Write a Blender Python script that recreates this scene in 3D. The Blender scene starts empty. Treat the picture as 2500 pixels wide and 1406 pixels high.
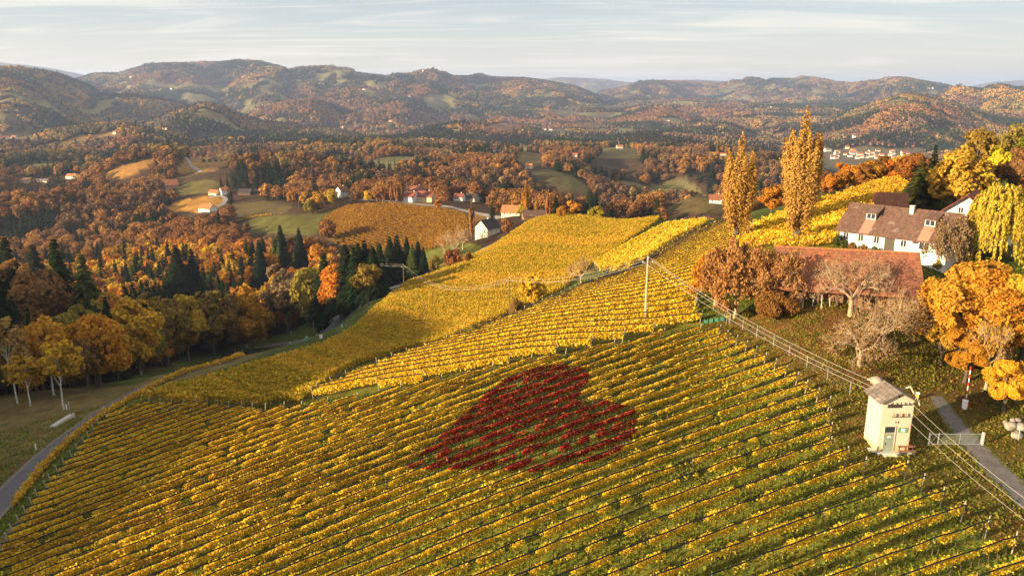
import bpy, bmesh, math, random
import numpy as np
from mathutils import Vector, Matrix
R = math.radians
S = bpy.context.scene
COL = S.collection
# ------------------------------------------------------------------ camera, sky, sun, exposure
CAMH = 36.0
F, PITCH = 1900.0, R(14.27)
cam = bpy.data.cameras.new("camera"); camo = bpy.data.objects.new("camera", cam); COL.objects.link(camo)
camo.location = (0, 0, CAMH); camo.rotation_euler = (R(90) - PITCH, 0, 0)
cam.sensor_width = 36; cam.lens = 36 * F / 2500; cam.clip_start = 0.5; cam.clip_end = 90000
S.camera = camo
SUN_EL, SUN_DIR = R(13.5), np.array([-0.885, -0.465])          # horizontal direction towards the sun
SUN_DIR = SUN_DIR / np.hypot(*SUN_DIR)
w = bpy.data.worlds.new("World"); S.world = w; w.use_nodes = True
nt = w.node_tree; nt.nodes.clear()
def wn(t, **k):
    n = nt.nodes.new(t)
    for a, b in k.items(): setattr(n, a, b)
    return n
sky = wn("ShaderNodeTexSky", sky_type='NISHITA', sun_disc=False)
sky.sun_elevation = SUN_EL; sky.sun_rotation = math.atan2(SUN_DIR[0], SUN_DIR[1]) % (2 * math.pi)
sky.altitude = 500; sky.air_density = 1.0; sky.dust_density = 2.5; sky.ozone_density = 1.6
tc = wn("ShaderNodeTexCoord")
sep = wn("ShaderNodeSeparateXYZ"); nt.links.new(tc.outputs['Generated'], sep.inputs[0])
def wmath(op, a, b=None):
    n = wn("ShaderNodeMath", operation=op)
    for i, v in enumerate((a, b)):
        if v is None: continue
        if isinstance(v, (int, float)): n.inputs[i].default_value = v
        else: nt.links.new(v, n.inputs[i])
    return n.outputs[0]
zz = wmath('ADD', wmath('MAXIMUM', sep.outputs['Z'], 0.0), 0.06)
cx, cy = wmath('DIVIDE', sep.outputs['X'], zz), wmath('DIVIDE', sep.outputs['Y'], zz)
def cirrus(sx, sy, rot, scale, lo, hi, seed, dist):
    cb = wn("ShaderNodeCombineXYZ"); nt.links.new(cx, cb.inputs[0]); nt.links.new(cy, cb.inputs[1]); cb.inputs[2].default_value = seed
    mp = wn("ShaderNodeMapping"); mp.inputs['Scale'].default_value = (sx, sy, 1); mp.inputs['Rotation'].default_value = (0, 0, R(rot))
    nt.links.new(cb.outputs[0], mp.inputs[0])
    no = wn("ShaderNodeTexNoise"); no.inputs['Scale'].default_value = scale; no.inputs['Detail'].default_value = 8
    no.inputs['Roughness'].default_value = 0.62; no.inputs['Distortion'].default_value = dist
    nt.links.new(mp.outputs[0], no.inputs['Vector'])
    rp = wn("ShaderNodeMapRange"); rp.inputs['From Min'].default_value = lo; rp.inputs['From Max'].default_value = hi
    rp.interpolation_type = 'SMOOTHSTEP'
    nt.links.new(no.outputs['Fac'], rp.inputs['Value'])
    return rp.outputs[0]
c1 = cirrus(0.36, 1.0, 12, 0.7, 0.44, 0.70, 3.1, 1.4)
c2 = cirrus(0.34, 2.0, -9, 1.0, 0.50, 0.74, 9.4, 1.6)
cl = wmath('MINIMUM', wmath('ADD', wmath('MULTIPLY', c1, 0.6), wmath('MULTIPLY', c2, 0.45)), 0.8)
# thin high veil: brings the clear-air colour towards pale grey cream
veil = wn("ShaderNodeMix", data_type='RGBA'); veil.inputs[0].default_value = 0.72
nt.links.new(sky.outputs[0], veil.inputs[6])
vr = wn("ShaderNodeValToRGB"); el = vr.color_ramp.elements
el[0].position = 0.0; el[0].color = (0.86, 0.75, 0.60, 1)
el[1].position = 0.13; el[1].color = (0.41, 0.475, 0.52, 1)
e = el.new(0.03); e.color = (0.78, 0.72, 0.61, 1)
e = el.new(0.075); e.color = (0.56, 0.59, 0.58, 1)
e = el.new(0.45); e.color = (0.86, 0.86, 0.84, 1)  # overhead sky, out of view, brightened as added fill for the shadows
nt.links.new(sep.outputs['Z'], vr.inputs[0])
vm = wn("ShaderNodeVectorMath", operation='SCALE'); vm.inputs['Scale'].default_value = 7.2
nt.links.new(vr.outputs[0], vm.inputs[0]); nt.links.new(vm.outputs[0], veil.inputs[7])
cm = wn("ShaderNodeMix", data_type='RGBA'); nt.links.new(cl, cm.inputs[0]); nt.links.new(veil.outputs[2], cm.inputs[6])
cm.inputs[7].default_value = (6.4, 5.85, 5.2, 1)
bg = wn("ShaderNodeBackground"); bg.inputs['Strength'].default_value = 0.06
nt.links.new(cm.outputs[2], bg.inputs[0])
wo = wn("ShaderNodeOutputWorld"); nt.links.new(bg.outputs[0], wo.inputs[0])
sl = bpy.data.lights.new("sun", 'SUN'); so = bpy.data.objects.new("sun", sl); COL.objects.link(so)
sl.energy = 5.0; sl.angle = R(0.6); sl.color = (1.0, 0.79, 0.49)
so.rotation_euler = Vector((-SUN_DIR[0] * math.cos(SUN_EL), -SUN_DIR[1] * math.cos(SUN_EL), -math.sin(SUN_EL))).to_track_quat('-Z', 'Y').to_euler()
so.location = (-200, -100, 200)
S.view_settings.view_transform = 'Standard'; S.view_settings.look = 'None'; S.view_settings.gamma = 1; S.view_settings.exposure = 1.6
S.cycles.max_bounces = 5; S.cycles.diffuse_bounces = 3; S.cycles.glossy_bounces = 2; S.cycles.transmission_bounces = 3
S.cycles.transparent_max_bounces = 6; S.cycles.volume_bounces = 0
S.cycles.use_denoising = True

# ------------------------------------------------------------------ small tools
rng = np.random.default_rng(11); random.seed(5)
def ray(u, v):
    x = (np.asarray(u, float) - 1250) / F; y = (703 - np.asarray(v, float)) / F
    cp, sp = math.cos(PITCH), math.sin(PITCH)
    return np.stack([x, cp + y * sp, -sp + y * cp], -1)
def project(x, y, z):
    cp, sp = math.cos(PITCH), math.sin(PITCH)
    d = z - CAMH; fw = y * cp - d * sp; up = y * sp + d * cp
    fw = np.where(fw > 0.1, fw, 0.1)
    return 1250 + F * x / fw, 703 - F * up / fw, fw
def at(u, v, z):
    d = ray(u, v); t = (z - CAMH) / d[..., 2]
    p = d * t[..., None]; p[..., 2] += CAMH; return p
def inpoly(px, py, poly):
    px = np.asarray(px); py = np.asarray(py); c = np.zeros(px.shape, bool); n = len(poly)
    for i in range(n):
        x1, y1 = poly[i]; x2, y2 = poly[(i + 1) % n]
        k = (y1 > py) != (y2 > py)
        if y1 != y2: c ^= k & (px < (x2 - x1) * (py - y1) / (y2 - y1) + x1)
    return c
def _hash(ix, iy, seed):
    h = (ix.astype(np.int64) * 374761393 + iy.astype(np.int64) * 668265263 + seed * 1442695041) & 0xFFFFFFFF
    h = ((h ^ (h >> 13)) * 1274126177) & 0xFFFFFFFF
    return ((h ^ (h >> 16)) & 0xFFFF) / 65535.0
def vnoise(x, y, seed=0):
    ix, iy = np.floor(x), np.floor(y); fx, fy = x - ix, y - iy
    fx = fx * fx * fx * (fx * (fx * 6 - 15) + 10); fy = fy * fy * fy * (fy * (fy * 6 - 15) + 10)
    a, b = _hash(ix, iy, seed), _hash(ix + 1, iy, seed); c, d = _hash(ix, iy + 1, seed), _hash(ix + 1, iy + 1, seed)
    return (a + (b - a) * fx) * (1 - fy) + (c + (d - c) * fx) * fy
def fbm(x, y, o=4, seed=0):
    s = 0; a = 1.0; t = 0
    for k in range(o):
        s = s + a * vnoise(x, y, seed + k * 17); t += a; a *= .5; x = x * 2.03 + 11.3; y = y * 2.03 + 5.7
    return s / t
def smooth(a, b, x):
    t = np.clip((x - a) / (b - a), 0, 1); return t * t * (3 - 2 * t)

def tag(o, label=None, cat=None, group=None, kind=None):
    if label: o['label'] = label
    if cat: o['category'] = cat
    if group: o['group'] = group
    if kind: o['kind'] = kind
    return o
def empty(name, loc, rz=0, label=None, cat=None, group=None):
    o = bpy.data.objects.new(name, None); COL.objects.link(o); o.empty_display_size = 0.3
    o.location = loc; o.rotation_euler = (0, 0, rz); return tag(o, label, cat, group)
def mesh_np(name, V, Q, mats=(), tint=None, smooth_=False, midx=None):
    """V n x 3, Q list/array of faces (m x k)"""
    me = bpy.data.meshes.new(name); V = np.asarray(V, np.float32); Q = np.asarray(Q, np.int32)
    m, k = Q.shape
    me.vertices.add(len(V)); me.vertices.foreach_set("co", V.ravel())
    me.loops.add(m * k); me.loops.foreach_set("vertex_index", Q.ravel())
    me.polygons.add(m); me.polygons.foreach_set("loop_start", np.arange(0, m * k, k, dtype=np.int32))
    if midx is not None: me.polygons.foreach_set("material_index", np.asarray(midx, np.int32))
    if smooth_: me.polygons.foreach_set("use_smooth", np.ones(m, bool))
    me.update()
    if tint is not None:
        a = me.color_attributes.new("tint", 'FLOAT_COLOR', 'POINT')
        t = np.ones((len(V), 4), np.float32); t[:, :3] = tint; a.data.foreach_set("color", t.ravel())
    for x in mats: me.materials.append(x)
    return me
def link(name, me, parent=None, loc=None):
    o = bpy.data.objects.new(name, me); COL.objects.link(o)
    if parent is not None: o.parent = parent
    if loc is not None: o.location = loc
    return o
class MB:
    def __init__(s): s.v = []; s.f = []
    def add(s, vs, fs):
        n = len(s.v); s.v += [tuple(map(float, p)) for p in vs]; s.f += [tuple(n + i for i in q) for q in fs]; return s
    def box(s, c, d, rz=0):
        x, y, z = c; a, b, h = d[0] / 2, d[1] / 2, d[2] / 2; co, si = math.cos(rz), math.sin(rz)
        vs = [(x + co * i * a - si * j * b, y + si * i * a + co * j * b, z + k * h) for k in (-1, 1) for i, j in ((-1, -1), (1, -1), (1, 1), (-1, 1))]
        return s.add(vs, [(3, 2, 1, 0), (4, 5, 6, 7), (0, 1, 5, 4), (1, 2, 6, 5), (2, 3, 7, 6), (3, 0, 4, 7)])
    def tube(s, pts, rad, n=6, cap=True):
        pts = [Vector(p) for p in pts]; m = len(pts)
        rad = [rad] * m if isinstance(rad, (int, float)) else rad
        vs = []
        for i, p in enumerate(pts):
            t = (pts[min(i + 1, m - 1)] - pts[max(i - 1, 0)]).normalized()
            a = t.cross(Vector((0, 0, 1)) if abs(t.z) < .9 else Vector((1, 0, 0))).normalized(); b = t.cross(a)
            vs += [p + (a * math.cos(2 * math.pi * k / n) + b * math.sin(2 * math.pi * k / n)) * rad[i] for k in range(n)]
        fs = [(i * n + k, i * n + (k + 1) % n, (i + 1) * n + (k + 1) % n, (i + 1) * n + k) for i in range(m - 1) for k in range(n)]
        if cap: fs += [tuple(range(n))[::-1], tuple((m - 1) * n + k for k in range(n))]
        return s.add(vs, fs)
    def prism(s, prof, y0, y1):
        """profile in x,z extruded along y"""
        n = len(prof); vs = [(x, y0, z) for x, z in prof] + [(x, y1, z) for x, z in prof]
        return s.add(vs, [tuple(range(n)), tuple(range(2 * n - 1, n - 1, -1))] + [(i, i + n, (i + 1) % n + n, (i + 1) % n) for i in range(n)])
    def build(s, name, mat, parent=None, bev=0, smooth_=False, loc=None):
        me = bpy.data.meshes.new(name); me.from_pydata(s.v, [], s.f); me.update()
        bm = bmesh.new(); bm.from_mesh(me); bmesh.ops.recalc_face_normals(bm, faces=bm.faces)
        if bev: bmesh.ops.bevel(bm, geom=bm.edges[:], offset=bev, segments=1, affect='EDGES')
        bm.to_mesh(me); bm.free()
        if smooth_:
            for p in me.polygons: p.use_smooth = True
        if mat: me.materials.append(mat)
        return link(name, me, parent, loc)
def copy_tree(o, parent=None):
    c = o.copy(); COL.objects.link(c); c.parent = parent
    for ch in list(o.children): copy_tree(ch, c)
    return c
ORD = "first second third fourth fifth sixth seventh eighth ninth tenth eleventh twelfth thirteenth fourteenth fifteenth sixteenth seventeenth eighteenth nineteenth twentieth".split()
TENS = {1: "ten", 2: "twenty", 3: "thirty", 4: "forty", 5: "fifty", 6: "sixty", 7: "seventy", 8: "eighty", 9: "ninety"}
def ordinal(n):
    if n <= 20: return ORD[n - 1]
    if n > 100: return "hundred and " + ordinal(n - 100)
    if n == 100: return "hundredth"
    return TENS[n // 10][:-1] + "ieth" if n % 10 == 0 else TENS[n // 10] + "-" + ORD[n % 10 - 1]

def rankname(k): return "" if k == 0 else ordinal(k + 1) + " "
# ------------------------------------------------------------------ materials
class Mat:
    def __init__(s, name):
        s.m = bpy.data.materials.new(name); s.m.use_nodes = True; s.t = s.m.node_tree; s.t.nodes.clear()
        s.out = s.n("ShaderNodeOutputMaterial")
    def n(s, t, **k):
        x = s.t.nodes.new(t)
        for a, b in k.items(): setattr(x, a, b)
        return x
    def l(s, a, b): s.t.links.new(a, b)
    def set(s, sock, v):
        if isinstance(v, bpy.types.NodeSocket): s.l(v, sock)
        elif isinstance(v, (tuple, list)) and len(v) == 3 and sock.type == 'RGBA': sock.default_value = (*v, 1)
        else: sock.default_value = v
    def math(s, op, a, b=0.0):
        x = s.n("ShaderNodeMath", operation=op); s.set(x.inputs[0], a); s.set(x.inputs[1], b); return x.outputs[0]
    def mix(s, f, a, b, mode='MIX'):
        x = s.n("ShaderNodeMix", data_type='RGBA', blend_type=mode); s.set(x.inputs[0], f); s.set(x.inputs[6], a); s.set(x.inputs[7], b); return x.outputs[2]
    def noise(s, scale, detail=4, rough=.55, coord='Object', dist=0, out='Fac', stretch=None):
        tc = s.n("ShaderNodeTexCoord"); v = tc.outputs[coord]
        if stretch:
            mp = s.n("ShaderNodeMapping"); mp.inputs['Scale'].default_value = stretch; s.l(v, mp.inputs[0]); v = mp.outputs[0]
        x = s.n("ShaderNodeTexNoise"); x.inputs['Scale'].default_value = scale; x.inputs['Detail'].default_value = detail
        x.inputs['Roughness'].default_value = rough; x.inputs['Distortion'].default_value = dist
        s.l(v, x.inputs['Vector']); return x.outputs[out]
    def rng(s, v, a, b, c=0, d=1):
        x = s.n("ShaderNodeMapRange"); s.l(v, x.inputs[0])
        for i, q in enumerate((a, b, c, d)): x.inputs[i + 1].default_value = q
        return x.outputs[0]
    def bump(s, h, strength=.4, dist=.05):
        x = s.n("ShaderNodeBump"); x.inputs['Strength'].default_value = strength; x.inputs['Distance'].default_value = dist
        s.l(h, x.inputs['Height']); return x.outputs[0]
    def principled(s, col, rough=.8, normal=None, metal=0, spec=.25):
        x = s.n("ShaderNodeBsdfPrincipled"); s.set(x.inputs['Base Color'], col); s.set(x.inputs['Roughness'], rough)
        x.inputs['Metallic'].default_value = metal; x.inputs['Specular IOR Level'].default_value = spec
        if normal is not None: s.l(normal, x.inputs['Normal'])
        s.l(x.outputs[0], s.out.inputs[0]); return s.m
def plain(name, col, rough=.8, var=.25, scale=3, metal=0, bump=.0, spec=.25, stretch=None):
    M = Mat(name); nz = M.noise(scale, 6, .65, stretch=stretch)
    f = M.rng(nz, .3, .7, 1 - var, 1 + var)
    v = M.n("ShaderNodeVectorMath", operation='SCALE'); v.inputs[0].default_value = col; M.l(f, v.inputs['Scale'])
    return M.principled(v.outputs[0], rough, M.bump(nz, bump, .03) if bump else None, metal, spec)
def leaf(name, source, trans=.35, var=.35, shift=(1.14, 0.9, .8)):
    """foliage: colour from the object, from an instance attribute or from a vertex attribute; small leaf to leaf variation"""
    M = Mat(name)
    if source == 'object': c = M.n("ShaderNodeObjectInfo").outputs['Color']
    elif source == 'instance': c = M.n("ShaderNodeAttribute", attribute_type='INSTANCER', attribute_name='tint').outputs['Color']
    else: c = M.n("ShaderNodeAttribute", attribute_type='GEOMETRY', attribute_name='tint').outputs['Color']
    r = M.n("ShaderNodeNewGeometry").outputs['Random Per Island']
    k = M.n("ShaderNodeVectorMath", operation='SCALE'); M.l(c, k.inputs[0]); M.l(M.rng(r, 0, 1, 1 - var, 1 + var), k.inputs['Scale'])
    r2 = M.math('FRACT', M.math('MULTIPLY', r, 17.31))
    col = M.mix(M.math('MULTIPLY', r2, .5), k.outputs[0], M.mix(1.0, k.outputs[0], shift, 'MULTIPLY'))
    d = M.n("ShaderNodeBsdfDiffuse"); M.l(col, d.inputs[0]); t = M.n("ShaderNodeBsdfTranslucent"); M.l(col, t.inputs[0])
    mx = M.n("ShaderNodeMixShader"); mx.inputs[0].default_value = trans; M.l(d.outputs[0], mx.inputs[1]); M.l(t.outputs[0], mx.inputs[2])
    M.l(mx.outputs[0], M.out.inputs[0]); return M.m
LEAF_O, LEAF_I, LEAF_V = leaf("leaf_object", 'object'), leaf("leaf_instance", 'instance'), leaf("leaf_vertex", 'vertex', .45, .3, (1.1, .9, .6))
BARK = plain("bark", (.10, .075, .055), .9, .4, 4, bump=.4, stretch=(6, 6, 1))
BARK_PALE = plain("bark_pale", (.34, .24, .145), .9, .35, 3, bump=.3, stretch=(6, 6, 1))
BIRCH = plain("birch_bark", (.52, .49, .43), .8, .5, 6, stretch=(1, 1, 4))
NET = plain("black_net", (.008, .008, .010), .9, .3, 10)
POST_W = plain("weathered_post", (.42, .36, .28), .8, .3, 8)
POST_D = plain("dark_pole_wood", (.13, .085, .05), .85, .3, 5, stretch=(5, 5, .6))
POST_L = plain("light_pole_wood", (.38, .30, .19), .85, .3, 5, stretch=(5, 5, .6))
METAL = plain("galvanised", (.42, .43, .44), .45, .2, 8, metal=.6)
WIRE = plain("wire_metal", (.50, .44, .38), .5, .1, 5, metal=.3)
# ------------------------------------------------------------------ the lie of the land
CP = [(2124,1100,0),(2218,1108,0),(2490,1340,0),(2209,1164,-.2),(1712,800,2.5),(1884,900,1.8),(2027,1062,.3),(1250,1406,-2),(1800,1406,-1),
 (2500,1406,0),(600,1406,-4.5),(100,1406,-7),(61,1300,-7.5),(175,1150,-8.5),(309,1005,-9.5),(1250,1050,-1.2),(700,1150,-4.5),(1250,1250,-1.5),
 (644,1000,-6.5),(1000,945,-3),(1400,862,.5),(748,980,-6),(900,910,-5),(1100,838,-4.5),(1250,780,-4),(1400,720,-2.5),(1580,645,-1),(1740,548,1),
 (1700,720,4.5),(1790,595,7.5),(1578,790,2),(350,985,-10.5),(520,990,-8.5),(700,985,-7),(850,930,-6.5),(1200,805,-7),(1350,745,-6),(1500,680,-5),
 (1700,560,-2),(450,915,-15.5),(600,868,-20),(740,830,-25),(840,785,-29),(900,735,-31),(940,715,-31.5),(880,722,-33),(985,695,-32.5),(1120,640,-36),(1200,600,-36),(1290,555,-28),
 (1000,800,-22),(900,880,-16),(1200,700,-22),(1400,620,-15),(1300,540,-17),(1450,532,-14),(1600,537,-8),(1450,580,-13),(1190,578,-34),
 (0,1230,-12.5),(100,1110,-14),(190,1030,-15.5),(290,975,-16.5),(0,1000,-19),(60,960,-21),(800,575,-52),(1000,600,-50),(1150,560,-42),(950,500,-42),
 (800,510,-50),(1100,505,-40),(1250,525,-36),(650,560,-62),(700,500,-55),(560,500,-68),(480,490,-75),(400,510,-80),(1950,745,7),(2222,745,6.5),
 (2046,597,11.5),(2231,622,11),(2090,890,3.5),(1850,800,4),(2300,950,2),(2330,1000,1.2),(2450,1050,.5),(2300,1100,0),(2440,850,4),(2480,700,8),
 (2400,600,12),(1850,560,9),(1990,560,10),(1990,505,11),(2190,440,14),(2190,540,13),(1870,530,9.5),(950,492,-43.5),(1000,488,-44.5),(900,490,-45),(1060,495,-43),(1120,503,-41.5),(850,486,-48),(840,478,-51),(1010,472,-46),(712,498,-60),(498,513,-66),(520,475,-66),(596,475,-66),(690,488,-60),(1690,490,-36),(1690,480,-36),(1640,515,-42)]
XYZ = [(70,122,11),(77,127,11.3),(64,129,11.4),(86,115,10),(60,134,11.4),(72,140,12),(-110,170,-32),(-60,230,-45),(-150,260,-50),(-55,335,-50),(-200,400,-78),(-90,380,-60),(115,310,-15),(60,330,-25),(160,190,18),(200,230,25),
 (120,170,15),(-80,0,-6),(-150,-50,8),(-150,60,-5),(0,-80,-3),(80,0,2),(100,60,3),(0,0,-2),(40,20,-.5),(-40,30,-5),(-100,90,-20),(-160,120,-22),
 (-250,200,-30),(-230,-20,47),(-290,50,52),(-340,130,35),(-400,230,-5),(-460,330,-62),(-350,-200,20),(-500,0,30),(-600,200,10),(-700,500,-70),
 (0,-400,-10),(400,-300,0),(-400,-500,0),(400,0,10),(350,200,25),(400,400,-40),(300,600,-85),(125,590,-50),(0,760,-104),(-300,850,-72),(-600,700,-100),(-250,560,-80),
 (150,740,-108),(-20,680,-64),(100,450,-45),(140,690,-78)]
_P = np.array([list(at(u, v, z)[:2]) + [z] for u, v, z in CP] + [list(p) for p in XYZ], float)
def _q(x, y):
    r = np.hypot(x, y) + 1e-6; g = np.log1p(r / 45.0); return x / r * g, y / r * g
_qx, _qy = _q(_P[:, 0], _P[:, 1])
def _tps(d2): return np.where(d2 > 1e-12, .5 * d2 * np.log(np.maximum(d2, 1e-12)), 0)
NPT = len(_P); A = np.zeros((NPT + 3, NPT + 3))
A[:NPT, :NPT] = _tps((_qx[:, None] - _qx) ** 2 + (_qy[:, None] - _qy) ** 2) + np.eye(NPT) * 2e-4
A[:NPT, NPT:] = np.stack([np.ones(NPT), _qx, _qy], 1); A[NPT:, :NPT] = A[:NPT, NPT:].T
_W = np.linalg.solve(A, np.concatenate([_P[:, 2], np.zeros(3)]))
def near_h(x, y):
    x, y = np.asarray(x, float), np.asarray(y, float); sh = x.shape; x, y = x.ravel(), y.ravel(); o = np.empty(len(x))
    for i in range(0, len(x), 20000):
        qx, qy = _q(x[i:i + 20000], y[i:i + 20000])
        o[i:i + 20000] = _tps((qx[:, None] - _qx) ** 2 + (qy[:, None] - _qy) ** 2) @ _W[:NPT] + _W[NPT] + _W[NPT + 1] * qx + _W[NPT + 2] * qy
    return o.reshape(sh)
# far ridges: skyline points in the photograph's directions at a real distance
RIDGES = [
 (4600, 2000, 2500, 9, [(-700,190),(-200,172),(0,170),(40,170),(100,173),(150,185),(210,208),(260,240),(330,290)]),
 (6600, 3000, 2500, 9, [(120,240),(170,200),(230,182),(285,181),(320,170),(360,160),(400,157),(500,155),(590,152),(635,153),(670,160),(710,172),(730,166),(790,165),(850,170),
   (880,181),(940,188),(970,185),(1000,182),(1025,175),(1060,175),(1085,180),(1105,187),(1140,188),(1170,183),(1200,190),(1280,192),(1340,200),(1400,210),(1450,230),(1480,252),(1540,300)]),
 (8200, 2800, 2600, 9, [(1390,300),(1430,250),(1470,222),(1510,216),(1560,200),(1600,197),(1650,198),(1700,203),(1750,205),(1815,195),(1822,191),(1850,191),(1870,197),(1885,193),(1940,193),
   (1957,188),(1985,190),(2020,195),(2040,200),(2080,203),(2140,199),(2165,192),(2200,191),(2260,200),(2310,208),(2350,222),(2450,260)]),
 (5600, 2200, 2500, 9, [(2230,290),(2290,235),(2330,213),(2360,214),(2400,219),(2425,210),(2450,209),(2480,216),(2560,214),(2800,205),(3200,210)]),
 (14500, 4000, 4000, 0, [(-800,170),(-200,150),(0,154),(60,159),(120,167),(190,180),(240,192),(330,215),(1040,210),(1110,185),(1150,186),(1200,200),(1290,200),(1320,194),(1370,189),(1400,190),(1430,191),(1480,194),(1550,203),(1640,197),(1700,195),(1780,200),(1850,215)]),
 (19000, 4500, 4500, 0, [(2280,225),(2350,215),(2390,207),(2430,200),(2480,197),(2600,196),(2900,200)]),
 (3400, 1150, 1000, 9, [(1930,350),(1990,315),(2030,290),(2100,262),(2160,243),(2210,228),(2250,232),(2300,243),(2360,262),(2440,285),(2600,300)]),
 (4300, 1000, 1000, 9, [(1380,320),(1430,300),(1480,283),(1520,270),(1570,260),(1620,262),(1680,280),(1740,300),(1800,320)]),
 (3600, 900, 900, 9, [(-300,270),(-100,262),(0,255),(100,245),(190,236),(260,232),(330,235),(400,245),(470,262),(540,272),(620,290),(700,310)]),
 (3900, 900, 900, 9, [(560,300),(640,265),(700,245),(760,240),(820,262),(900,285),(960,300)]),
 (2600, 650, 700, 9, [(300,330),(370,300),(440,270),(500,252),(545,262),(580,285),(640,300),(720,310)]),
 (1900, 400, 500, 9, [(-300,350),(0,330),(120,318),(220,306),(300,300),(370,318),(450,335)]),
 (2500, 500, 500, 9, [(960,345),(1040,320),(1120,302),(1200,295),(1280,305),(1340,318),(1420,322),(1500,330)]),
 (3000, 500, 500, 9, [(1560,330),(1640,305),(1720,298),(1780,310),(1850,335)]),
]
def _edges(R_, pts):
    d = ray([p[0] for p in pts], [p[1] for p in pts]); az = np.arctan2(d[:, 0], d[:, 1]); e = d[:, 2] / np.hypot(d[:, 0], d[:, 1])
    return az, CAMH + R_ * e
RD = [(R_, wf, wb, tr) + _edges(R_, p) for R_, wf, wb, tr, p in RIDGES]
# knolls: (top u, top v, distance, half width across, half depth)
KN = [(690,384,900,190,190),(770,392,930,130,170),(395,362,1050,105,150),(505,380,1020,75,170),(1505,352,1500,120,160),(1385,398,1180,90,120),(1470,398,1330,70,100),(1640,450,640,70,110),
 (1560,452,690,60,90),(980,388,1080,170,150),(1330,382,1350,90,150),(1130,425,820,90,90),(250,400,1150,200,120),(60,452,820,160,90),(850,345,1500,260,200),(1120,365,1500,200,180),
 (1250,452,680,80,80),(600,350,1700,250,170),(1750,360,1500,150,200),(1880,380,1200,150,150),(130,372,1500,200,140),(1000,340,2000,260,220),(1640,330,2100,200,200)]
def _kn():
    o = []
    for u, v, D, wl, wd in KN:
        d = ray(u, v); hd = math.hypot(d[0], d[1]); o.append((d[0] / hd * D, d[1] / hd * D, CAMH + D * d[2] / hd - 7, wl, wd))
    return o
KNL = _kn()
def far_h(x, y):
    r = np.hypot(x, y); az = np.arctan2(x, y)
    base = np.interp(r, [400, 700, 1000, 1500, 2200, 4000, 12000, 60000], [-75, -106, -124, -136, -146, -138, -110, -100])
    nz = fbm(x / 420 + 3, y / 420 + 7, 4, 5); nz2 = fbm(x / 1500, y / 1500, 3, 21)
    rug = 1 - np.abs(2 * fbm(x / 620 + 20, y / 620, 4, 9) - 1)          # ridged
    hills = np.maximum(nz - .40, 0) * 300 * smooth(600, 1200, r) * (1 - .75 * smooth(9000, 14000, r)) + (rug - .7) * 60 * smooth(1500, 3000, r)
    plain_ = np.exp(-(((x - 990) / 420) ** 2 + ((y - 2080) / 330) ** 2))   # valley floor with the village
    z = base + hills * (1 - plain_) * (.7 + .6 * nz2)
    z = z * (1 - plain_) + (-150) * plain_
    cap = CAMH - r * np.interp(r, [600, 900, 1300, 2000, 3000, 4500, 7000], [.14, .100, .078, .060, .043, .022, .004]); z = np.where(z > cap - 15, cap - 15 + 15 * np.tanh((z - cap + 15) / 15), z)
    for k, (R_, wf, wb, tr, ra, rh) in enumerate(RD):
        h = np.interp(az, ra, rh - tr, left=-1e4, right=-1e4)
        wob = (fbm(az * 9 + k * 5, az * 0 + k, 3, 40 + k) - .5) * .25 * R_
        t = (r - R_ - wob)
        t = np.where(t < 0, -t / (wf * (1 + .0)), t / wb)
        fl = np.minimum(-120, h - 20)
        spur = .6 * (1 - np.abs(2 * fbm(x / 900 + k * 3, y / 900 + k, 5, 60 + k) - 1)) + .4 * (1 - np.abs(2 * fbm(x / 330 + k * 7, y / 330 + k, 4, 80 + k) - 1))
        # silhouettes keep the same angle whatever the distance along the crest
        hh = CAMH + (h - CAMH) * (R_ + wob) / R_
        b = np.where(t < 1, .5 + .5 * np.cos(np.pi * np.clip(t, 0, 1)), 0) ** .8
        amp = smooth(0.05, .45, t) * (1 - smooth(.9, 1.15, t))
        c = fl + (hh - fl) * b + (spur - .75) * amp * np.minimum((hh - fl) * 1.0, 270)
        c = np.where(h < -5e3, -1e4, c)
        z = np.maximum(z, c)
    for kx, ky, kh, wl, wd in KNL:
        dd = math.hypot(kx, ky); ex, ey = kx / dd, ky / dd
        a = (x - kx) * ex + (y - ky) * ey; l = (x - kx) * ey - (y - ky) * ex
        q = (a / wd) ** 2 + (l / wl) ** 2; m = q < 6
        z = np.where(m, np.maximum(z, -130 + (kh + 130) * np.exp(-q * .62)), z)
    return z
def H(x, y):
    x, y = np.atleast_1d(np.asarray(x, float)), np.atleast_1d(np.asarray(y, float)); r = np.hypot(x, y)
    o = np.empty(x.shape); t = smooth(690, 920, r)
    n = r < 920; f_ = r > 690
    hn = np.zeros(x.shape); hf = np.zeros(x.shape)
    if n.any(): hn[n] = near_h(x[n], y[n])
    if f_.any(): hf[f_] = far_h(x[f_], y[f_])
    return hn * (1 - t) + hf * t
def h1(x, y): return float(H(x, y)[0])
_T = np.concatenate([np.geomspace(25, 900, 420), np.geomspace(905, 12000, 500)])
def hit(u, v, dz=0.0):
    """the ground point (raised by dz) seen in a direction of the photograph"""
    d = ray(u, v); s = math.hypot(d[0], d[1]); d = d / s
    z = H(d[0] * _T, d[1] * _T) + dz - (CAMH + d[2] * _T)
    k = np.nonzero(z > 0)[0]
    if not len(k): return np.array([d[0] * 9000, d[1] * 9000, h1(d[0] * 9000, d[1] * 9000)])
    i = k[0]
    if i == 0: t = _T[0]
    else: t = _T[i - 1] + (_T[i] - _T[i - 1]) * (-z[i - 1]) / (z[i] - z[i - 1])
    p = d * t; return np.array([p[0], p[1], CAMH + p[2] - dz])
def hits(pts, dz=0.0, rmax=None):
    o = []
    for u, v in pts:
        p = hit(u, v, dz); k = 0
        while rmax and math.hypot(p[0], p[1]) > rmax and k < 30: v += 2; k += 1; p = hit(u, v, dz)
        o.append(p)
    return np.array(o)
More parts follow.
